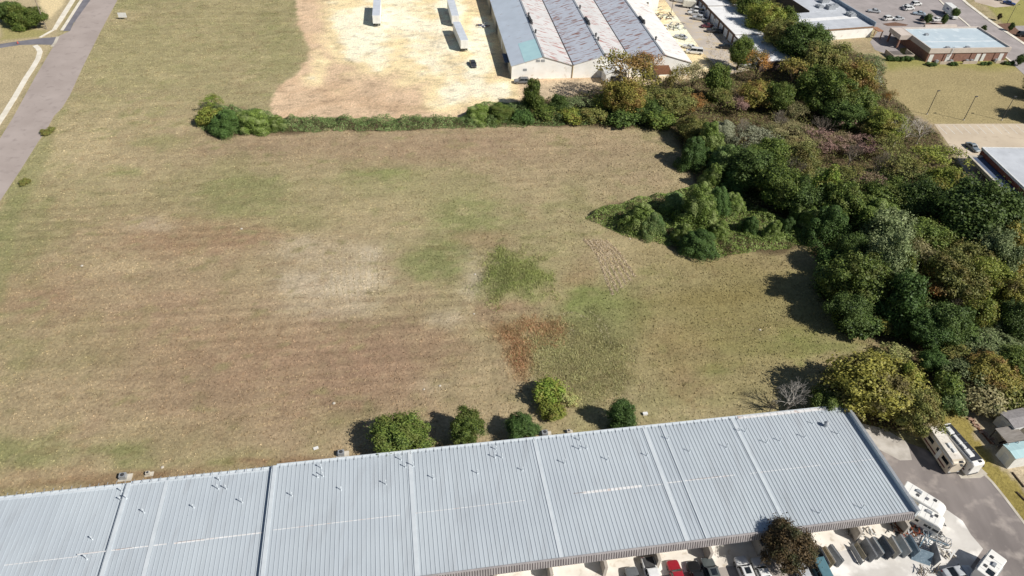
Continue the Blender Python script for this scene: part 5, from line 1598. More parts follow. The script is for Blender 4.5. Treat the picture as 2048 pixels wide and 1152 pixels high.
def make_car(kind_):
    """front towards +x"""
    sp = dict(
        #       L    W    belt hood  cowl  A-top  C-top  C-base roof tail-height
        sedan=(4.75, 1.82, .95, .82, .85, .25, -.75, -1.65, 1.44, .93),
        hatch=(4.3, 1.78, .98, .86, .85, .35, -1.35, -1.95, 1.5, .98),
        suv=(4.75, 1.9, 1.1, 1.02, .95, .4, -1.75, -2.2, 1.74, 1.1),
        pickup=(5.7, 1.98, 1.12, 1.08, 1.15, .6, -.7, -.95, 1.86, 1.12),
        van=(5.6, 2.0, 1.2, 1.05, 1.75, 1.25, -2.5, -2.68, 2.1, 1.2))[kind_]
    Ln, Wd, belt, hood, cowl, at_, ct, cb, roof, tail = sp
    r = thing('car', (0, 0, -50), 0, 'prototype', 'car')
    hw = Wd / 2
    def ring(x, zt, w, zb=.28):
        return [(x, -w * .94, zb), (x, -w, zb + .2), (x, -w, zt - .18), (x, -w * .93, zt - .03), (x, -w * .6, zt + .02), (x, w * .6, zt + .02), (x, w * .93, zt - .03), (x, w, zt - .18), (x, w, zb + .2), (x, w * .94, zb)]
    f, bk = Ln / 2, -Ln / 2
    st = [ring(f, hood - .22, hw * .72, .34), ring(f - .12, hood - .1, hw * .86), ring(f - .45, hood - .02, hw * .97), ring(cowl + .5, hood + .03, hw), ring(cowl, belt, hw), ring(0, belt, hw), ring(cb + .2, belt, hw)]
    if kind_ == 'pickup':
        st += [ring(cb, belt, hw)]
    st += [ring(bk + .35, tail, hw * .97), ring(bk + .1, tail - .05, hw * .9), ring(bk, tail - .25, hw * .8, .36)]
    MB().loft(st).build('body', M_WHITE, r, smooth=False)
    # glasshouse with roof and pillars
    tw = hw * .78
    bw2 = hw * .93
    g = MB()
    def quadring(z, xa, xb, w):
        return [(xa, -w, z), (xb, -w, z), (xb, w, z), (xa, w, z)]
    g.loft([quadring(belt - .04, cowl, cb, bw2), quadring(roof - .06, at_, ct, tw)])
    g.build('window', M_GLASS, r)
    rf = MB()
    rf.loft([quadring(roof - .09, at_ + .06, ct - .06, tw * 1.03), quadring(roof - .02, at_ - .02, ct + .02, tw * .99), quadring(roof + .01, at_ - .3, ct + .2, tw * .8)])
    for s in (-1, 1):
        for xa, xb in ((cowl + .02, at_ + .05), (cb - .02, ct - .05), ((cowl + cb) / 2 - .05, (at_ + ct) / 2 - .05)):
            rf.tube((xa, s * bw2 * 1.01, belt - .06), (xb, s * tw * 1.01, roof - .06), .055, .05, 4)
    rf.build('roof', M_WHITE, r)
    wr = .38 if kind_ in ('suv', 'pickup', 'van') else .33
    add_wheels(r, [(x, s * (hw - .1)) for x in (f - .92, bk + .95) for s in (-1, 1)], wr)
    for s in (-1, 1):
        MB().box((f - .16, s * hw * .66, hood - .2), (.14, .36, .14)).build('headlight', M_LAMP_CLEAR, r)
        MB().box((bk + .06, s * hw * .68, tail - .22), (.12, .3, .16)).build('tail_light', M_LAMP_RED, r)
        MB().box((cowl - .35, s * (hw + .08), belt + .06), (.14, .2, .13)).build('side_mirror', M_DARKMETAL, r)
    if kind_ == 'pickup':
        MB().b2(bk + .16, cb - .12, -hw * .78, hw * .78, belt - .45, belt + .028).build('bed_cover', M_DARKMETAL, r)
    return r
PROTO = {k: make_car(k) for k in ('sedan', 'hatch', 'suv', 'pickup', 'van')}
PAINT = dict(white=(.78, .78, .77), silver=(.5, .52, .54), grey=(.16, .17, .18), black=(.015, .016, .018), red=(.36, .02, .035), blue=(.03, .06, .2), teal=(.11, .22, .26), slate=(.2, .24, .27), gunmetal=(.1, .115, .115), charcoal=(.05, .05, .055), paleblue=(.4, .48, .55), maroon=(.12, .03, .035))
def put_car(kind_, a, b, colour, label, group=None, z=.05, bed=None, sunroof=False):
    """a: picture point of the middle of the car on the ground, b: a point towards its front"""
    p, q = W(*a), W(*b)
    r = copy_tree(PROTO[kind_])
    r.location = (p.x, p.y, z)
    r.rotation_euler = (0, 0, ang(p, q))
    r.name = {'pickup': 'pickup_truck', 'van': 'van', 'suv': 'parked_car', 'sedan': 'parked_car', 'hatch': 'parked_car'}[kind_]
    tag(r, label, {'pickup': 'pickup truck', 'van': 'van'}.get(kind_, 'car'), group)
    pt = paint(colour, PAINT[colour])
    roof_o = None
    for c in r.children:
        n_ = c.name.split('.')[0]
        if n_ in ('body', 'roof'):
            set_mat(c, pt)
        if n_ == 'roof':
            roof_o = c
        if n_ == 'bed_cover' and bed:
            set_mat(c, paint(bed, PAINT[bed], .6))
    if sunroof:
        MB().b2(-.75, .2, -.42, .42, 1.745, 1.765).build('sunroof', M_GLASS, r)
    return r
FR = 'cars parked nose-in before the long building'
def nose(X, Y):       # towards the building front
    p = W(X, Y)
    q = p + Nv * 5
    u, v = PIX(q.x, q.y)
    return (float(u), float(v))
for k_, X, Y, dirn, c, l, kw in (
        ('suv', 1268, 1172, 1, 'grey', 'grey car whose roof just shows at the bottom edge', {}),
        ('pickup', 1303, 1158, -1, 'white', 'white pickup with dark bed cover, tail to the building', {}),
        ('sedan', 1352, 1156, 1, 'red', 'bright red car at the bottom edge', {}),
        ('sedan', 1392, 1158, 1, 'black', 'black car right of the red one', {}),
        ('suv', 1421, 1152, 1, 'gunmetal', 'dark grey-green car with sunroof right of the black one', {'sunroof': True}),
        ('suv', 1488, 1149, 1, 'white', 'white car with large dark sunroof', {'sunroof': True}),
        ('sedan', 1522, 1150, 1, 'white', 'white car right of the sunroof one, half shaded by tree', {}),
        ('sedan', 1603, 1152, 1, 'silver', 'silver car under the bronze-leaved tree', {}),
        ('van', 1636, 1145, 1, 'teal', 'teal van between bronze-leaved tree and slabs', {})):
    p = W(X, Y)
    q = p + Nv * 4 * dirn
    u, v = PIX(q.x, q.y)
    put_car(k_, (X, Y), (float(u), float(v)), c, l, FR, **kw)
put_car('sedan', (1913, 1150), (1935, 1146), 'silver', 'silver-white car beside the small camper at the bottom right')
# far cars
put_car('sedan', (946, 131), (949, 138), 'charcoal', 'dark car alone on the dirt yard', z=.02)
put_car('suv', (1043, 166), (1034, 166), 'grey', 'grey car parked before the white gable wall', z=.02)
put_car('sedan', (1361, 77), (1353, 75), 'silver', 'silver sedan on sand beside the warehouse', z=.04)
put_car('sedan', (1378, 97), (1370, 95), 'white', 'white sedan behind the white van', z=.04)
put_car('van', (1388, 107), (1378, 106), 'white', 'white van at the warehouse corner', z=.04)
LN = 'vehicles along the storage lane'
put_car('pickup', (1399, 40), (1388, 38), 'silver', 'silver pickup before the storage doors', LN)
put_car('pickup', (1390, 31), (1378, 29), 'white', 'white pickup left of the silver one', LN)
put_car('van', (1394, 25), (1382, 23), 'white', 'white work van behind the white pickup', LN)
put_car('sedan', (1414, 55), (1404, 55), 'maroon', 'dark maroon car in shade of the storage units', LN)
put_car('pickup', (1428, 65), (1417, 64), 'charcoal', 'dark pickup in shade of the storage units', LN)
put_car('suv', (1450, 97), (1440, 96), 'black', 'black car at the end of storage lane', LN)
put_car('van', (1357, 4), (1347, 2), 'white', 'white van at the top of the storage lane', LN)
put_car('sedan', (1497, 136), (1486, 134), 'white', 'white car glimpsed beneath the orange tree', LN)
SP = 'cars in the shop parking lot'
for k_, X, Y, dx, c, l in (('sedan', 1747, 25, -9, 'silver', 'silver car alone beside the shop parapet'), ('sedan', 1814, 16, 9, 'white', 'rear white car of the close pair in the shop lot'),
                           ('suv', 1816, 20, 9, 'white', 'front white car of the close pair in the shop lot'), ('suv', 1831, 11, 9, 'white', 'white car nearest the top edge in shop lot'), ('sedan', 1837, 30, -9, 'paleblue', 'pale blue-grey car in the middle of shop lot'),
                           ('suv', 1776, 40, 9, 'white', 'white car at the left planting island'), ('sedan', 1796, 40, 9, 'silver', 'silver car at the left planting island'), ('suv', 1850, 41, 9, 'charcoal', 'dark car behind the right island tree'), ('sedan', 1873, 42, 9, 'white', 'white car between the two island trees')):
    put_car(k_, (X, Y), (X + dx, Y - 1), c, l, SP)
put_car('suv', (2006, 2), (2016, 3), 'white', 'white car at the far lot across the road', 'cars across the road', z=.03)
put_car('sedan', (2017, 9), (2027, 11), 'blue', 'dark blue car at the far lot across the road', 'cars across the road', z=.03)
put_car('sedan', (1944, 298), (1953, 305), 'slate', 'blue-grey car alone on the pale parking lot')
put_car('suv', (2046, 73), (2056, 74), 'black', 'black car cut by the right edge near the street', z=.03)
for r in PROTO.values():
    for c in list(r.children_recursive):
        bpy.data.objects.remove(c, do_unlink=True)
    bpy.data.objects.remove(r, do_unlink=True)

# ---- box semi-trailers on the yard
M_TRW = pm('trailer_white', C(244, 244, 242), C(230, 230, 228), scale=.4, rough=.55, c3=C(206, 200, 192), scale3=.8, lo3=.62, hi3=.8)
def semi(near, far_, label):
    p, q = W(*near), W(*far_)
    az = ang(p, q)
    t = thing('semi_trailer', p, az, label, 'trailer', 'box trailers on the dirt yard')
    Ln = 15.5
    MB().b2(0, Ln, -1.28, 1.28, 1.15, 3.95).build('box_body', M_TRW, t)
    MB().b2(-.02, Ln + .02, -1.3, 1.3, 3.95, 4.02).build('roof', pm('trailer_roof', C(206, 212, 220), C(190, 196, 204), scale=.5, rough=.5), t)
    for s in (-.64, .64):
        MB().b2(-.06, .01, s - .6, s + .6, 1.25, 3.85).build('rear_door', M_WHITE, t)
    MB().b2(0, Ln, -.5, .5, .85, 1.15).build('chassis', M_DARKMETAL, t)
    add_wheels(t, [(x, s * y) for x in (1.3, 2.6) for s in (-1, 1) for y in (.98,)], .48)
    MB().b2(-.1, .1, -1.2, 1.2, .5, .62).build('bumper', M_DARKMETAL, t)
    for s in (-.7, .7):
        MB().b2(Ln - 3, Ln - 2.8, s - .1, s + .1, 0, 1.15).build('landing_leg', M_DARKMETAL, t)
semi((754, 54), (757, 8), 'white box trailer on the left of the dirt yard')
semi((929, 104), (909, 57), 'white box trailer nearest the camera on the dirt yard')
semi((911, 54), (897, 6), 'grey-topped box trailer directly behind the nearest one')

# ---- box truck in the shop lot
p = W(1899, 33)
t = thing('box_truck', p, ang(p, W(1908, 40)), 'white box truck parked beside the street kerb', 'truck')
MB().b2(-4.6, 1.4, -1.25, 1.25, 1.0, 3.7).build('cargo_box', M_TRW, t)
MB().b2(-4.61, 1.41, -1.26, 1.26, 3.7, 3.76).build('roof', M_WHITE, t)
MB().loft([[(1.5, -1.05, .5), (1.5, 1.05, .5), (1.5, 1.05, 2.3), (1.5, -1.05, 2.3)], [(2.4, -1.05, .5), (2.4, 1.05, .5), (2.3, 1.0, 2.25), (2.3, -1.0, 2.25)], [(2.8, -1.05, .5), (2.8, 1.05, .5), (2.8, 1.05, 1.4), (2.8, -1.05, 1.4)], [(3.9, -.95, .5), (3.9, .95, .5), (3.9, .9, 1.25), (3.9, -.9, 1.25)]]).build('cab', M_WHITE, t)
MB().add([(2.45, -.95, 2.2), (2.45, .95, 2.2), (2.85, .98, 1.45), (2.85, -.98, 1.45)], [(0, 1, 2, 3)]).build('windshield', M_GLASS, t)
for s in (-1, 1):
    MB().b2(-2.2, -.3, s * 1.262 - .002, s * 1.262 + .002, 2.3, 2.9).build('lettering_panel', paint('blue', PAINT['blue']), t)
MB().b2(-4.4, 3.6, -.5, .5, .6, 1.0).build('chassis', M_DARKMETAL, t)
add_wheels(t, [(x, s * .95) for x in (-3, 2.9) for s in (-1, 1)], .48)

# ---- cargo trailer in the lane
p = W(1376, 15)
t = thing('cargo_trailer', p, ang(p, W(1366, 14)), 'boxy cream cargo trailer before the storage doors', 'trailer')
MB().b2(-2.6, 2.2, -1.1, 1.1, .6, 2.8).build('box_body', pm('cream_trailer', C(226, 222, 208), C(210, 206, 192), scale=.6, rough=.6), t, bevel=.08)
MB().tube((2.2, .7, .6), (3.6, 0, .5), .06).tube((2.2, -.7, .6), (3.6, 0, .5), .06).build('tongue', M_DARKMETAL, t)
add_wheels(t, [(x, s * 1.0) for x in (-.7, .1) for s in (-1, 1)], .33)

# ---- motorhomes and campers
def rounded_box(x0, x1, w, z0, z1, rf, rb, m_, name, t, rr=.12):
    """box body with rounded front (x1), back and roof edges"""
    sec = lambda x, k, top: [(x, -w * k, z0), (x, -w * k, top - rr), (x, -w * k + rr, top), (x, w * k - rr, top), (x, w * k, top - rr), (x, w * k, z0)]
    st = []
    for i in range(5):
        a = i / 4
        st.append(sec(x0 + rb * (1 - math.cos(a * 1.5708)), .9 + .1 * math.sin(a * 1.5708), z1 - rb * .5 * (1 - math.sin(a * 1.5708))))
    for i in range(5):
        a = 1 - i / 4
        st.append(sec(x1 - rf * (1 - math.cos(a * 1.5708)), .86 + .14 * math.sin(a * 1.5708), z1 - rf * .75 * (1 - math.sin(a * 1.5708))))
    return MB().loft(st).build(name, m_, t)
def ac_unit(t, x, y, z, m_=None, s=1.0):
    b = MB().loft([[(x + dx * .5 * s, y + dy * .33 * s, z) for dx, dy in ((-1, -1), (1, -1), (1, 1), (-1, 1))], [(x + dx * .42 * s, y + dy * .27 * s, z + .26) for dx, dy in ((-1, -1), (1, -1), (1, 1), (-1, 1))]])
    b.build('air_conditioner', m_ or M_WHITE, t)
def motorhome(rear, front, Ln, body, roofm, label, acs, vents, mural=None):
    p, q = W(*rear, 3.35), W(*front, 3.35)
    p.z = q.z = 0.02
    Ln = (q - p).length
    print('motorhome', Ln)
    t = thing('motorhome', p, ang(p, q), label, 'motorhome', 'motorhomes parked side by side')
    rounded_box(0, Ln, 1.16, .45, 3.35, .55, .15, body, 'body', t)
    MB().b2(.25, Ln - .75, -1.02, 1.02, 3.34, 3.385).build('roof', roofm, t)
    MB().b2(Ln - .32, Ln - .02, -1.0, 1.0, 1.35, 2.5).build('windshield', M_GLASS, t, bevel=.04)
    for s in (-1, 1):
        for x0, x1 in ((1.2, 2.6), (3.6, 4.4), (5.2, 6.8), (Ln - 2.2, Ln - 1.1)):
            MB().b2(x0, x1, s * 1.162 - .012, s * 1.162 + .012, 1.75, 2.5).build('window', M_GLASS, t)
        MB().b2(.4, Ln - .8, s * 1.164 - .008, s * 1.164 + .008, .85, 1.15).build('stripe', paint('maroon', PAINT['maroon']), t)
        MB().b2(2, 7.5, s * 1.23 - .05, s * 1.23 + .05, 3.0, 3.14).build('awning_roll', M_DARKMETAL if s > 0 else M_GALV, t)
    MB().b2(Ln * .42, Ln * .66, 1.15, 1.42, 1.2, 2.9).build('slide_out', body, t, bevel=.04)
    MB().b2(Ln - 3.4, Ln - 2.7, -1.19, -1.15, .6, 2.6).build('entry_door', M_WHITE, t)
    lad = MB()
    for s in (.5, .9):
        lad.tube((-.12, s, 1.0), (-.12, s, 3.5), .025, .025, 4)
    for k in range(7):
        lad.tube((-.12, .5, 1.2 + k * .33), (-.12, .9, 1.2 + k * .33), .02, .02, 4)
    lad.build('rear_ladder', M_GALV, t)
    for s in (-1, 1):
        MB().box((Ln - .1, s * 1.38, 2.1), (.12, .2, .4)).tube((Ln - .25, s * 1.1, 2.3), (Ln - .1, s * 1.38, 2.3), .03, .03, 4).build('side_mirror', M_DARKMETAL, t)
    MB().b2(Ln - .12, Ln + .03, -1.0, 1.0, .45, .75).build('bumper', M_DARKMETAL, t)
    for k in range(3):
        MB().b2(Ln * (.3 + .2 * k), Ln * (.3 + .2 * k) + .03, -1.0, 1.0, 3.386, 3.4).build('roof_seam', M_GALV, t)
    for x, y, s in acs:
        ac_unit(t, x, y, 3.38, s=s)
    for x, y in vents:
        MB().b2(x - .2, x + .2, y - .2, y + .2, 3.38, 3.5).build('roof_vent', M_DARKMETAL, t)
    add_wheels(t, [(x, s * .98) for x in (2.2, Ln - 1.8) for s in (-1, 1)], .48)
    for s in (-1, 1):
        MB().b2(Ln - .08, Ln + .02, s * .8 - .2, s * .8 + .2, .8, 1.0).build('headlight', M_LAMP_CLEAR, t)
M_RVW = pm('camper_shell', C(240, 238, 232), C(228, 226, 220), scale=.7, rough=.4, spec=.5)
M_RVT = pm('camper_tan', C(214, 202, 182), C(196, 184, 164), scale=.7, rough=.45)
motorhome((1868, 851), (1921, 926), 10.4, M_RVT, pm('camper_roof_white', C(232, 226, 216), C(212, 204, 192), scale=1.0, rough=.7, c3=C(180, 170, 158), scale3=1.6, lo3=.62, hi3=.78), 'tan motorhome with dirty white roof beside the olive tree',
          [(4.2, .2, 1.1), (5.2, .3, .9)], [(7.4, .3), (8.0, -.2), (1.2, .5)])
motorhome((1890, 848), (1961, 928), 11.2, M_RVW, pm('camper_roof_black', C(52, 56, 64), C(42, 45, 52), scale=.8, rough=.8), 'white motorhome with black roof beside the grass strip',
          [(1.4, -.3, 1.4), (2.8, -.35, .9), (3.7, -.35, 1.0), (4.7, -.35, .9), (6.0, -.35, 1.5)], [(7.8, .3)])
def camper(rear, front, Ln, zt, label, windows_dark, acs, wid=1.18, zl=.55, rf=1.3, vents=(), tongue=True):
    p, q = W(*rear, zt), W(*front, zt)
    p.z = q.z = 0.04
    Ln = (q - p).length
    print('camper', Ln)
    t = thing('camper_trailer', p, ang(p, q), label, 'camper', 'white campers by the building end')
    rounded_box(0, Ln, wid, zl, zt, rf, .2, M_RVW, 'body', t)
    for s in (-1, 1):
        if windows_dark:
            MB().b2(.5, Ln - 1.2, s * (wid + .002) - .01, s * (wid + .002) + .01, zl + .9, zl + 1.75).build('window_band', pm('tinted_band', C(58, 58, 66), C(44, 44, 52), rough=.3), t)
            for k in range(8):
                x0 = .7 + k * (Ln - 2.2) / 8
                MB().b2(x0, x0 + .75, s * (wid + .014) - .01, s * (wid + .014) + .01, zl + 1.0, zl + 1.65).build('window', M_GLASS, t)
        else:
            for x0, x1 in ((.5, 1.0), (Ln * .45, Ln * .45 + .5), (Ln * .6, Ln * .6 + .4), (Ln * .75, Ln * .75 + .9)):
                MB().b2(x0, x1, s * (wid + .002) - .012, s * (wid + .002) + .012, zl + 1.1, zl + 1.6).build('window', M_GLASS, t)
            MB().b2(.2, Ln - .6, s * (wid + .002) - .008, s * (wid + .002) + .008, zl, zl + .5).build('stripe', pm('camper_grey', C(150, 156, 168), C(134, 140, 152), rough=.5), t)
    MB().b2(Ln * .3, Ln * .38, -wid - .03, -wid + .02, zl + .2, zl + 2.1).build('entry_door', M_WHITE, t)
    for s in (-1, 1):
        MB().tube((.6, s * (wid + .07), zt - .35), (Ln * .7, s * (wid + .07), zt - .35), .07, .07, 6).build('awning_roll', M_GALV, t)
    for k in range(4):
        MB().b2(Ln * (.15 + .18 * k), Ln * (.15 + .18 * k) + .03, -wid + .16, wid - .16, zt + .001, zt + .015).build('roof_seam', M_GALV, t)
    MB().b2(Ln * .52, Ln * .58, -.25, .2, zt, zt + .14).build('roof_hatch', pm('hatch_smoke', C(120, 120, 126), rough=.3), t)
    for x, y, s in acs:
        ac_unit(t, x, y, zt, s=s, m_=M_GALV)
    for x, y in vents:
        MB().b2(x - .22, x + .22, y - .22, y + .22, zt - .02, zt + .1).build('roof_vent', M_DARKMETAL, t)
    add_wheels(t, [(x, s * (wid - .16)) for x in (Ln * .4, Ln * .4 + .85) for s in (-1, 1)], .33)
    if tongue:
        MB().tube((Ln - .3, .8, .55), (Ln + 1.2, 0, .5), .06).tube((Ln - .3, -.8, .55), (Ln + 1.2, 0, .5), .06).b2(Ln + .1, Ln + .6, -.3, .3, .5, .9).build('tongue', M_DARKMETAL, t)
    return t
camper((1809, 970), (1893, 1022), 8.6, 3.4, 'long white camper with dark window band beside the roof corner', True, [(2.1, .3, .9)], vents=((2.2, -.4), (4.5, .6)))
camper((1834, 1016), (1889, 1047), 6.0, 3.1, 'shorter white camper with grey side in front of long one', False, [(1.6, .4, .9)], vents=((2.7, .5),), rf=.7)
camper((1969, 1150), (1999, 1108), 4.9, 3.0, 'small white camper with roof solar panel at bottom right', False, [(2.6, -.2, .8)], vents=((1.5, .5), (3.6, .5)), rf=.3, tongue=False)
MB().b2(.5, 1.5, -.9, .1, 3.0, 3.05).build('solar_panel', M_GLASS, bpy.data.objects[[o.name for o in bpy.data.objects if o.get('label', '').startswith('small white camper')][0]])

# ---- sheds and trailers in the right yard
def shed(a, b, Ln, wd, h, wallm, roofm, label, name='storage_shed', pitch=.0):
    p = W(*a)
    t = thing(name, p, ang(p, W(*b)), label, 'shed')
    MB().b2(0, Ln, 0, wd, 0, h).build('wall', wallm, t)
    MB().loft([[(-.1, -.1, h), (-.1, wd + .1, h), (-.1, wd / 2, h + pitch + .1)], [(Ln + .1, -.1, h), (Ln + .1, wd + .1, h), (Ln + .1, wd / 2, h + pitch + .1)]]).build('roof', roofm, t)
    MB().b2(-.04, .01, wd * .3, wd * .7, .05, 2.0).build('door', M_PALEDOOR, t)
    MB().b2(-.12, Ln + .12, -.16, -.1, h - .06, h + .1).build('roof_edge', M_WHITE, t)
    return t
shed((2014, 876), (2060, 866), 6.0, 3.4, 2.7, M_WHITE, pm('grey_shingle', C(152, 148, 148), C(132, 128, 128), scale=2, rough=.9), 'white shed with grey roof at the right edge', pitch=.25)
sx = shed((2014, 938), (2070, 928), 7.5, 2.8, 2.9, M_WHITE, pm('aqua_metal_roof', C(186, 214, 216), C(170, 200, 204), scale=.8, rough=.5, stretch=(3, .3, 1)), 'white shed with pale aqua metal roof at the right edge', pitch=.12)
for x_ in (.6, 2.6, 4.4):
    MB().tube((x_, 2.6, 2.9), (x_, 2.6, 3.35), .1).build('roof_vent', M_WHITE, sx)
p = W(2010, 905)
t = thing('open_lean_to', p, ang(p, W(2060, 896)), 'grey flat lean-to between the two white sheds', 'shed')
MB().b2(-.5, 3.6, 0, 3.4, 2.2, 2.32).build('roof', pm('grey_board', C(146, 140, 134), C(124, 118, 112), scale=2, rough=.9, stretch=(.4, 3, 1)), t)
MB().b2(4.6, 9, -.2, 3.6, 2.3, 2.42).build('roof', pm('tan_board', C(176, 166, 150), C(158, 148, 132), scale=2, rough=.9), t)
for x_, y_ in ((-.3, .1), (3.4, .1), (-.3, 3.3), (3.4, 3.3), (4.8, 3.3), (8.8, 3.3), (4.8, 0), (8.8, 0)):
    MB().b2(x_ - .07, x_ + .07, y_ - .07, y_ + .07, 0, 2.3).build('post', M_BARK, t)
p = W(1996, 884)
t = thing('log_pile', W(2006, 889), ang(W(1994, 891), W(2030, 878)), 'long timber beam lying across the yard by the sheds', 'beam')
MB().tube((-1.6, 0, .25), (3.6, 0, .3), .2, .17, 8).build('log', M_BARKPALE, t)
MB().tube((-.6, .35, .2), (2.8, .3, .2), .15, .13, 8).build('log', M_BARK, t)
# debris along the yard edge
rd = random.Random(5)
for k in range(26):
    f = k / 25
    X, Y = 1940 + 45 * f + rd.uniform(-2, 8), 838 + 48 * f + rd.uniform(-4, 4)
    p = W(X, Y)
    s = rd.uniform(.15, .45)
    b = MB().box((0, 0, s * .35), (s * rd.uniform(1, 2), s, s * .7), rd.uniform(0, 3), tilt=Matrix.Rotation(rd.uniform(-.4, .4), 3, 'X'))
    o = b.build('rubble_block', pm('rubble', C(178, 150, 132), C(140, 112, 96), scale=2, rough=.95, vary=.25), None, p, bevel=.02)
    tag(o, 'rubble block in the line of debris along the yard edge', 'rubble', 'rubble along the yard edge')
p = W(1956, 862)
tag(ribbon('yard_kerb', WP([(1938, 836), (1960, 862), (1982, 888)]), .25, M_RUSTY, .18, struct=False), 'rusty steel edging along the debris by the yard', 'edging')
for i, (a, b_) in enumerate((((2024, 945), (2048, 975)), ((2032, 984), (2050, 1002)))):
    tag(ribbon('timber_edging', WP([a, b_]), .22, M_BARK, .2, struct=False), ('upper' if i == 0 else 'lower') + ' dark timber edging on bare soil at the right edge', 'timber')

# ================================================================== STONE SLABS AND SCRAP
SLABM = [pm('stone_' + n_, c1, c2, scale=1.6, rough=.5, c3=c3, scale3=4, lo3=.56, hi3=.7) for n_, c1, c2, c3 in (
    ('grey', C(166, 168, 170), C(146, 148, 150), C(186, 188, 190)), ('dark', C(92, 96, 104), C(74, 78, 86), C(116, 120, 126)), ('tan', C(172, 162, 140), C(152, 142, 122), C(190, 180, 160)), ('pale', C(198, 198, 196), C(180, 180, 178), C(160, 158, 154)), ('blue', C(128, 146, 158), C(108, 126, 138), C(150, 166, 176)))]
SPX = [((1634, 1093), (1655, 1131), 1, 1.8, 'dark slab rack nearest the teal van'), ((1646, 1094), (1667, 1128), 2, 1.5, 'tan slab in the left group of three'), ((1658, 1090), (1684, 1126), 0, 1.6, 'grey-green slab at the right of left group'),
       ((1703, 1089), (1725, 1126), 0, .9, 'low pale slab at the left of the long row'), ((1712, 1085), (1731, 1115), 2, .9, 'short tan slab in the long row'),
       ((1728, 1077), (1751, 1115), 0, 1.8, 'grey slab at the left of the tall slabs'), ((1741, 1075), (1764, 1110), 3, 1.8, 'pale grey slab in the long row'), ((1761, 1073), (1785, 1109), 1, 1.9, 'dark slab in the middle of the row'),
       ((1779, 1074), (1799, 1108), 3, 1.8, 'pale slab right of the dark middle slab'), ((1797, 1070), (1819, 1106), 3, 1.9, 'whitish slab near the end of the row'), ((1815, 1070), (1835, 1106), 4, 1.8, 'blue-edged slab at the end of the row')]
for k, (a, b_, mi, h, l) in enumerate(SPX):
    p, q = W(*a, h * .9), W(*b_, h * .9)
    p.z = q.z = 0
    Ln = (q - p).length
    az = ang(p, q)
    t = thing('stone_slab_stack', (p + q) / 2, az, l, 'stone slab', 'stone slabs on racks in the yard')
    n_ = 3 if h > 1 else 1
    tl = Matrix.Rotation(-.2, 3, 'X')
    for j in range(n_):
        MB().box((0, .13 * j, h / 2 + .12), (Ln * (1 - .04 * j), .05, h), 0, tilt=tl).build('slab', SLABM[(mi if j < 2 else (mi + 1) % 5)], t)
    for s in (-.34, .34):
        MB().tube((Ln * s, -.45, .06), (Ln * s, .95, .06), .06, .06, 4).tube((Ln * s, .95, .06), (Ln * s, .55, h * .9 + .1), .05, .05, 4).build('rack_leg', M_DARKMETAL, t)
# two slabs leaning together at the end
p = W(1846, 1120)
az = ang(W(1824, 1122), W(1853, 1132))
t = thing('stone_slab_stack', p, az, 'broad blue-grey slab and narrow slab forming a corner at right end', 'stone slab', 'stone slabs on racks in the yard')
MB().box((-.4, 0, .8), (2.6, .06, 2.0), 0, tilt=Matrix.Rotation(-.7, 3, 'X')).build('slab', SLABM[4], t)
MB().box((1.3, 1.1, .95), (.06, 3.0, 1.9), .2, tilt=Matrix.Rotation(.12, 3, 'Y')).build('slab', SLABM[0], t)
# scrap heap, pipe rack, pallets of offcuts
def heap(name, X, Y, n, rx, ry, mats, label, cat, seed, lmin=.6, lmax=2.0, th=.09):
    rd = random.Random(seed)
    p = W(X, Y)
    t = thing(name, p, RZ, label, cat)
    for k in range(n):
        l = rd.uniform(lmin, lmax)
        e = rd.uniform(-.35, .35)
        b = MB().box((rd.uniform(-rx, rx), rd.uniform(-ry, ry), .15 + rd.random() * .7), (l, th * rd.uniform(.6, 2.6), th), rd.uniform(0, 3.14), tilt=Matrix.Rotation(e, 3, 'Y'))
        b.build('scrap_piece', mats[k % len(mats)], t)
    return t
heap('scrap_heap', 1812, 1064, 34, 2.2, 1.0, [M_RUSTY, pm('rust_red', C(150, 84, 62), C(120, 64, 48), rough=.9), M_DARKMETAL], 'heap of rusty scrap metal beside the shorter camper', 'scrap', 3)
heap('scrap_heap', 1845, 1078, 26, 2.2, 1.0, [M_DARKMETAL, M_GALV, pm('blue_metal', C(96, 130, 150), rough=.6)], 'tangle of dark pipe and frames behind the slabs', 'scrap', 4, 1, 2.6, .07)
heap('scrap_heap', 1720, 1068, 26, 1.9, .7, [M_GALV, M_WHITE, M_BARKPALE], 'pale offcuts piled by the building front', 'offcuts', 8, .4, 1.4)
heap('scrap_heap', 1893, 1104, 16, 1.3, .9, [M_WHITE, M_BARKPALE, M_CONC], 'broken pallets and white boards by the small camper', 'pallets', 9, .5, 1.5)
heap('scrap_heap', 1855, 1146, 20, 1.7, .5, [M_BARK, M_BARKPALE], 'bundle of branches and slats at bottom right', 'sticks', 11, .6, 1.8, .05)
p, q = W(1840, 1080), W(1895, 1100)
t = thing('pipe_rack', p, ang(p, q), 'long white metal rack frame behind the slabs', 'rack')
Ln = (q - p).length
for y_ in (0, 1.1):
    for z_ in (.15, 1.3):
        MB().tube((0, y_, z_), (Ln, y_, z_), .045, .045, 4).build('rail', M_GALV, t)
for k in range(7):
    x_ = Ln * k / 6
    MB().tube((x_, 0, 0), (x_, 0, 1.3), .045, .045, 4).tube((x_, 1.1, 0), (x_, 1.1, 1.3), .045, .045, 4).tube((x_, 0, 1.3), (x_, 1.1, 1.3), .04, .04, 4).build('upright', M_GALV, t)
p, q = W(1828, 1090), W(1868, 1104)
t = thing('ladder', (p.x, p.y, .5), ang(p, q), 'pale metal ladder lying between the slabs and rack', 'ladder')
Ln = (q - p).length
for y_ in (-.25, .25):
    MB().b2(0, Ln, y_ - .04, y_ + .04, 0, .08).build('rail', M_GALV, t)
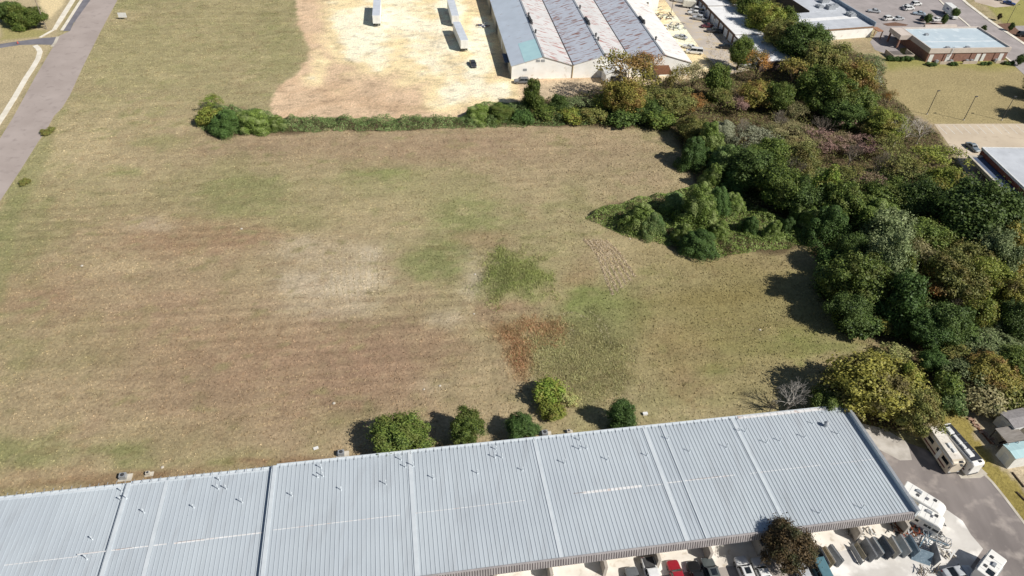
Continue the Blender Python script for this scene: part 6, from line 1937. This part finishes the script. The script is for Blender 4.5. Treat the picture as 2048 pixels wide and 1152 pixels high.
for k in range(9):
    MB().b2(Ln * (k + .5) / 9 - .03, Ln * (k + .5) / 9 + .03, -.21, .21, .02, .07).build('rung', M_GALV, t)
for q_ in ((.4, 0), (Ln - .4, 0)):
    MB().b2(q_[0] - .1, q_[0] + .1, -.4, .4, -.5, 0).build('trestle', M_DARKMETAL, t)

# ================================================================== SMALL THINGS
# lamp posts on the lawn
for k, (X, Y, l) in enumerate(((1853.5, 229, 'leftmost lamp post on the lawn, partly behind the bare tree'), (1927, 240.5, 'middle lamp post on the lawn above the pale lot'), (2003, 240.7, 'rightmost lamp post on the lawn near tree shadow'))):
    p = W(X, Y)
    t = thing('lamp_post', p, math.radians(20), l, 'lamp post', 'lamp posts on the lawn')
    MB().tube((0, 0, 0), (0, 0, 7.6), .11, .08, 8).build('pole', M_DARKMETAL, t)
    MB().b2(-.1, .8, -.18, .18, 7.5, 7.68).build('lamp_head', M_DARKMETAL, t)
    MB().tube((0, 0, 0), (0, 0, .3), .25, .25, 10).build('footing', M_CONC, t)
p = W(1342, 26)
t = thing('lamp_post', p, 0, 'thin light pole beside the storage lane', 'lamp post')
MB().tube((0, 0, 0), (0, 0, 6.5), .1, .07, 8).build('pole', M_DARKMETAL, t)
MB().b2(-.1, 1.2, -.15, .15, 6.4, 6.55).build('lamp_head', M_DARKMETAL, t)
p = W(2014, 47)
t = thing('lamp_post', p, .5, 'curved street lamp across the road at top right', 'lamp post')
MB().tube((0, 0, 0), (0, 0, 6.5), .09, .07, 8).tube((0, 0, 6.5), (1.6, 0, 7.1), .06, .05, 6).build('pole', M_DARKMETAL, t)
MB().b2(1.4, 2.1, -.12, .12, 7.0, 7.15).build('lamp_head', M_DARKMETAL, t)
p = W(93.5, 58.5)
t = thing('utility_pole', p, .4, 'pale wooden utility pole beside the evergreen at top left', 'utility pole')
MB().tube((0, 0, 0), (0, 0, 11), .17, .11, 8).build('pole', M_BARKPALE, t)
MB().b2(-1.2, 1.2, -.06, .06, 9.9, 10.05).build('crossarm', M_BARKPALE, t)
MB().tube((0, 0, 9.5), (-6, 1, 0), .012, .012, 4).build('guy_wire', M_GALV, t)
# field sign board
p = W(247, 39)
t = thing('sign_board', p, math.radians(8), 'blank white sign board standing in the field near the road', 'sign')
MB().b2(-1.35, 1.35, -.04, .04, .7, 2.3).build('board', M_WHITE, t)
for x_ in (-1.1, 1.1):
    MB().b2(x_ - .05, x_ + .05, .041, .14, 0, 2.2).build('post', M_BARKPALE, t)
p = W(36, 87)
t = thing('traffic_cone', p, 0, 'small red cone on the side street', 'cone')
MB().tube((0, 0, .05), (0, 0, .8), .24, .05, 10).build('cone_body', pm('cone_red', C(206, 92, 84), rough=.6), t)
MB().b2(-.32, .32, -.32, .32, 0, .05).build('cone_base', M_DARKMETAL, t)
# condensers behind the long building
for k, (X, Y, l) in enumerate(((248, 957, 'condenser unit behind the roof near the left end'), (297, 950, 'small pale box behind the roof near left end'), (683, 911, 'condenser unit behind the roof left of the round trees'), (1089, 871, 'condenser unit behind the roof beside the lime shrub'), (1137, 866, 'low brown box behind the roof beside the lime shrub'))):
    p = W(X, Y - 1)
    s = .5 if k in (1, 4) else .8
    t = thing('condenser_unit', p, RZ, l, 'air conditioner', 'units behind the long building')
    MB().b2(-.6 * s, .6 * s, -.5 * s, .5 * s, .1, .1 + 1.0 * s).build('casing', M_GALV if s > .6 else M_CONC, t)
    MB().tube((0, 0, .1 + s), (0, 0, .14 + s), .38 * s, .38 * s, 12).build('fan_grille', M_DARKMETAL, t)
    MB().b2(-1.0 * s, 1.5 * s, -.8 * s, .8 * s, -.05, .1).build('pad', M_CONC, t)
p = W(1290, 829)
t = thing('utility_box', p, .2, 'small white box lying in the grass behind the metal roof', 'box')
MB().b2(-.4, .4, -.25, .25, 0, .35).build('casing', M_WHITE, t, bevel=.03)
MB().b2(-.42, .42, -.27, .27, .35, .4).build('lid', M_WHITE, t)
tag(MB().box((0, 0, .1), (.8, .5, .12), .5).build('white_board_scrap', M_WHITE, None, W(632, 897)), 'scrap of white board lying on the grass near the roof', 'board')
# litter of pale stones on the field
rd = random.Random(21)
for k, (X, Y) in enumerate(((848, 779), (668, 807), (325, 935), (950, 549), (948, 628), (483, 458), (164, 532), (1520, 660), (880, 772), (1260, 478))):
    s = rd.uniform(.15, .3)
    o = MB().loft([[(s * rr * math.cos(a_), s * rr * math.sin(a_), z_ * s) for a_ in (0, 1.05, 2.1, 3.14, 4.2, 5.2)] for rr, z_ in ((1.0, 0), (1.15, .35), (.6, .7))]).build('field_stone', M_CONC, None, W(X, Y))
    tag(o, 'pale stone lying in the mown field', 'stone', 'pale stones in the field')
# junk frames and parts beside the warehouse
heap('scrap_heap', 1347, 55, 22, 4.2, 2.2, [M_GALV, M_DARKMETAL, M_WHITE], 'pile of metal frames on sand beside the warehouse', 'scrap', 31, 1, 3, .16)
heap('scrap_heap', 1326, 34, 22, 3.6, 2.6, [M_DARKMETAL, M_RUSTY, M_GALV], 'farther pile of dark frames beside the warehouse', 'scrap', 32, 1, 3, .16)
heap('scrap_heap', 1312, 20, 12, 2.6, 2.0, [M_GALV, M_BARKPALE], 'farthest small pile of frames by the dock house', 'scrap', 33, .8, 2.4, .14)
heap('scrap_heap', 966, 52, 14, 1.6, 1.8, [M_WHITE, paint('blue', PAINT['blue']), M_RUSTY], 'boards and junk in the shade of the warehouse wall', 'junk', 35, .6, 2.0, .2)
# planting islands of the shop lot
M_MULCH = pm('mulch', C(128, 98, 82), C(104, 80, 66), scale=2, rough=.95, bump=.3)
for pts in ([(1765, 48), (1790, 45), (1816, 50), (1812, 52), (1775, 52)], [(1848, 48), (1870, 46), (1890, 48), (1885, 51), (1852, 51)]):
    sheet('planting_island', WP(pts), M_MULCH, .14)
sheet('planting_bed', WP([(1995, 48), (2020, 46), (2045, 68), (2060, 84), (2040, 84), (2010, 64)]), M_MULCH, .06)
print('objects', len(bpy.data.objects))
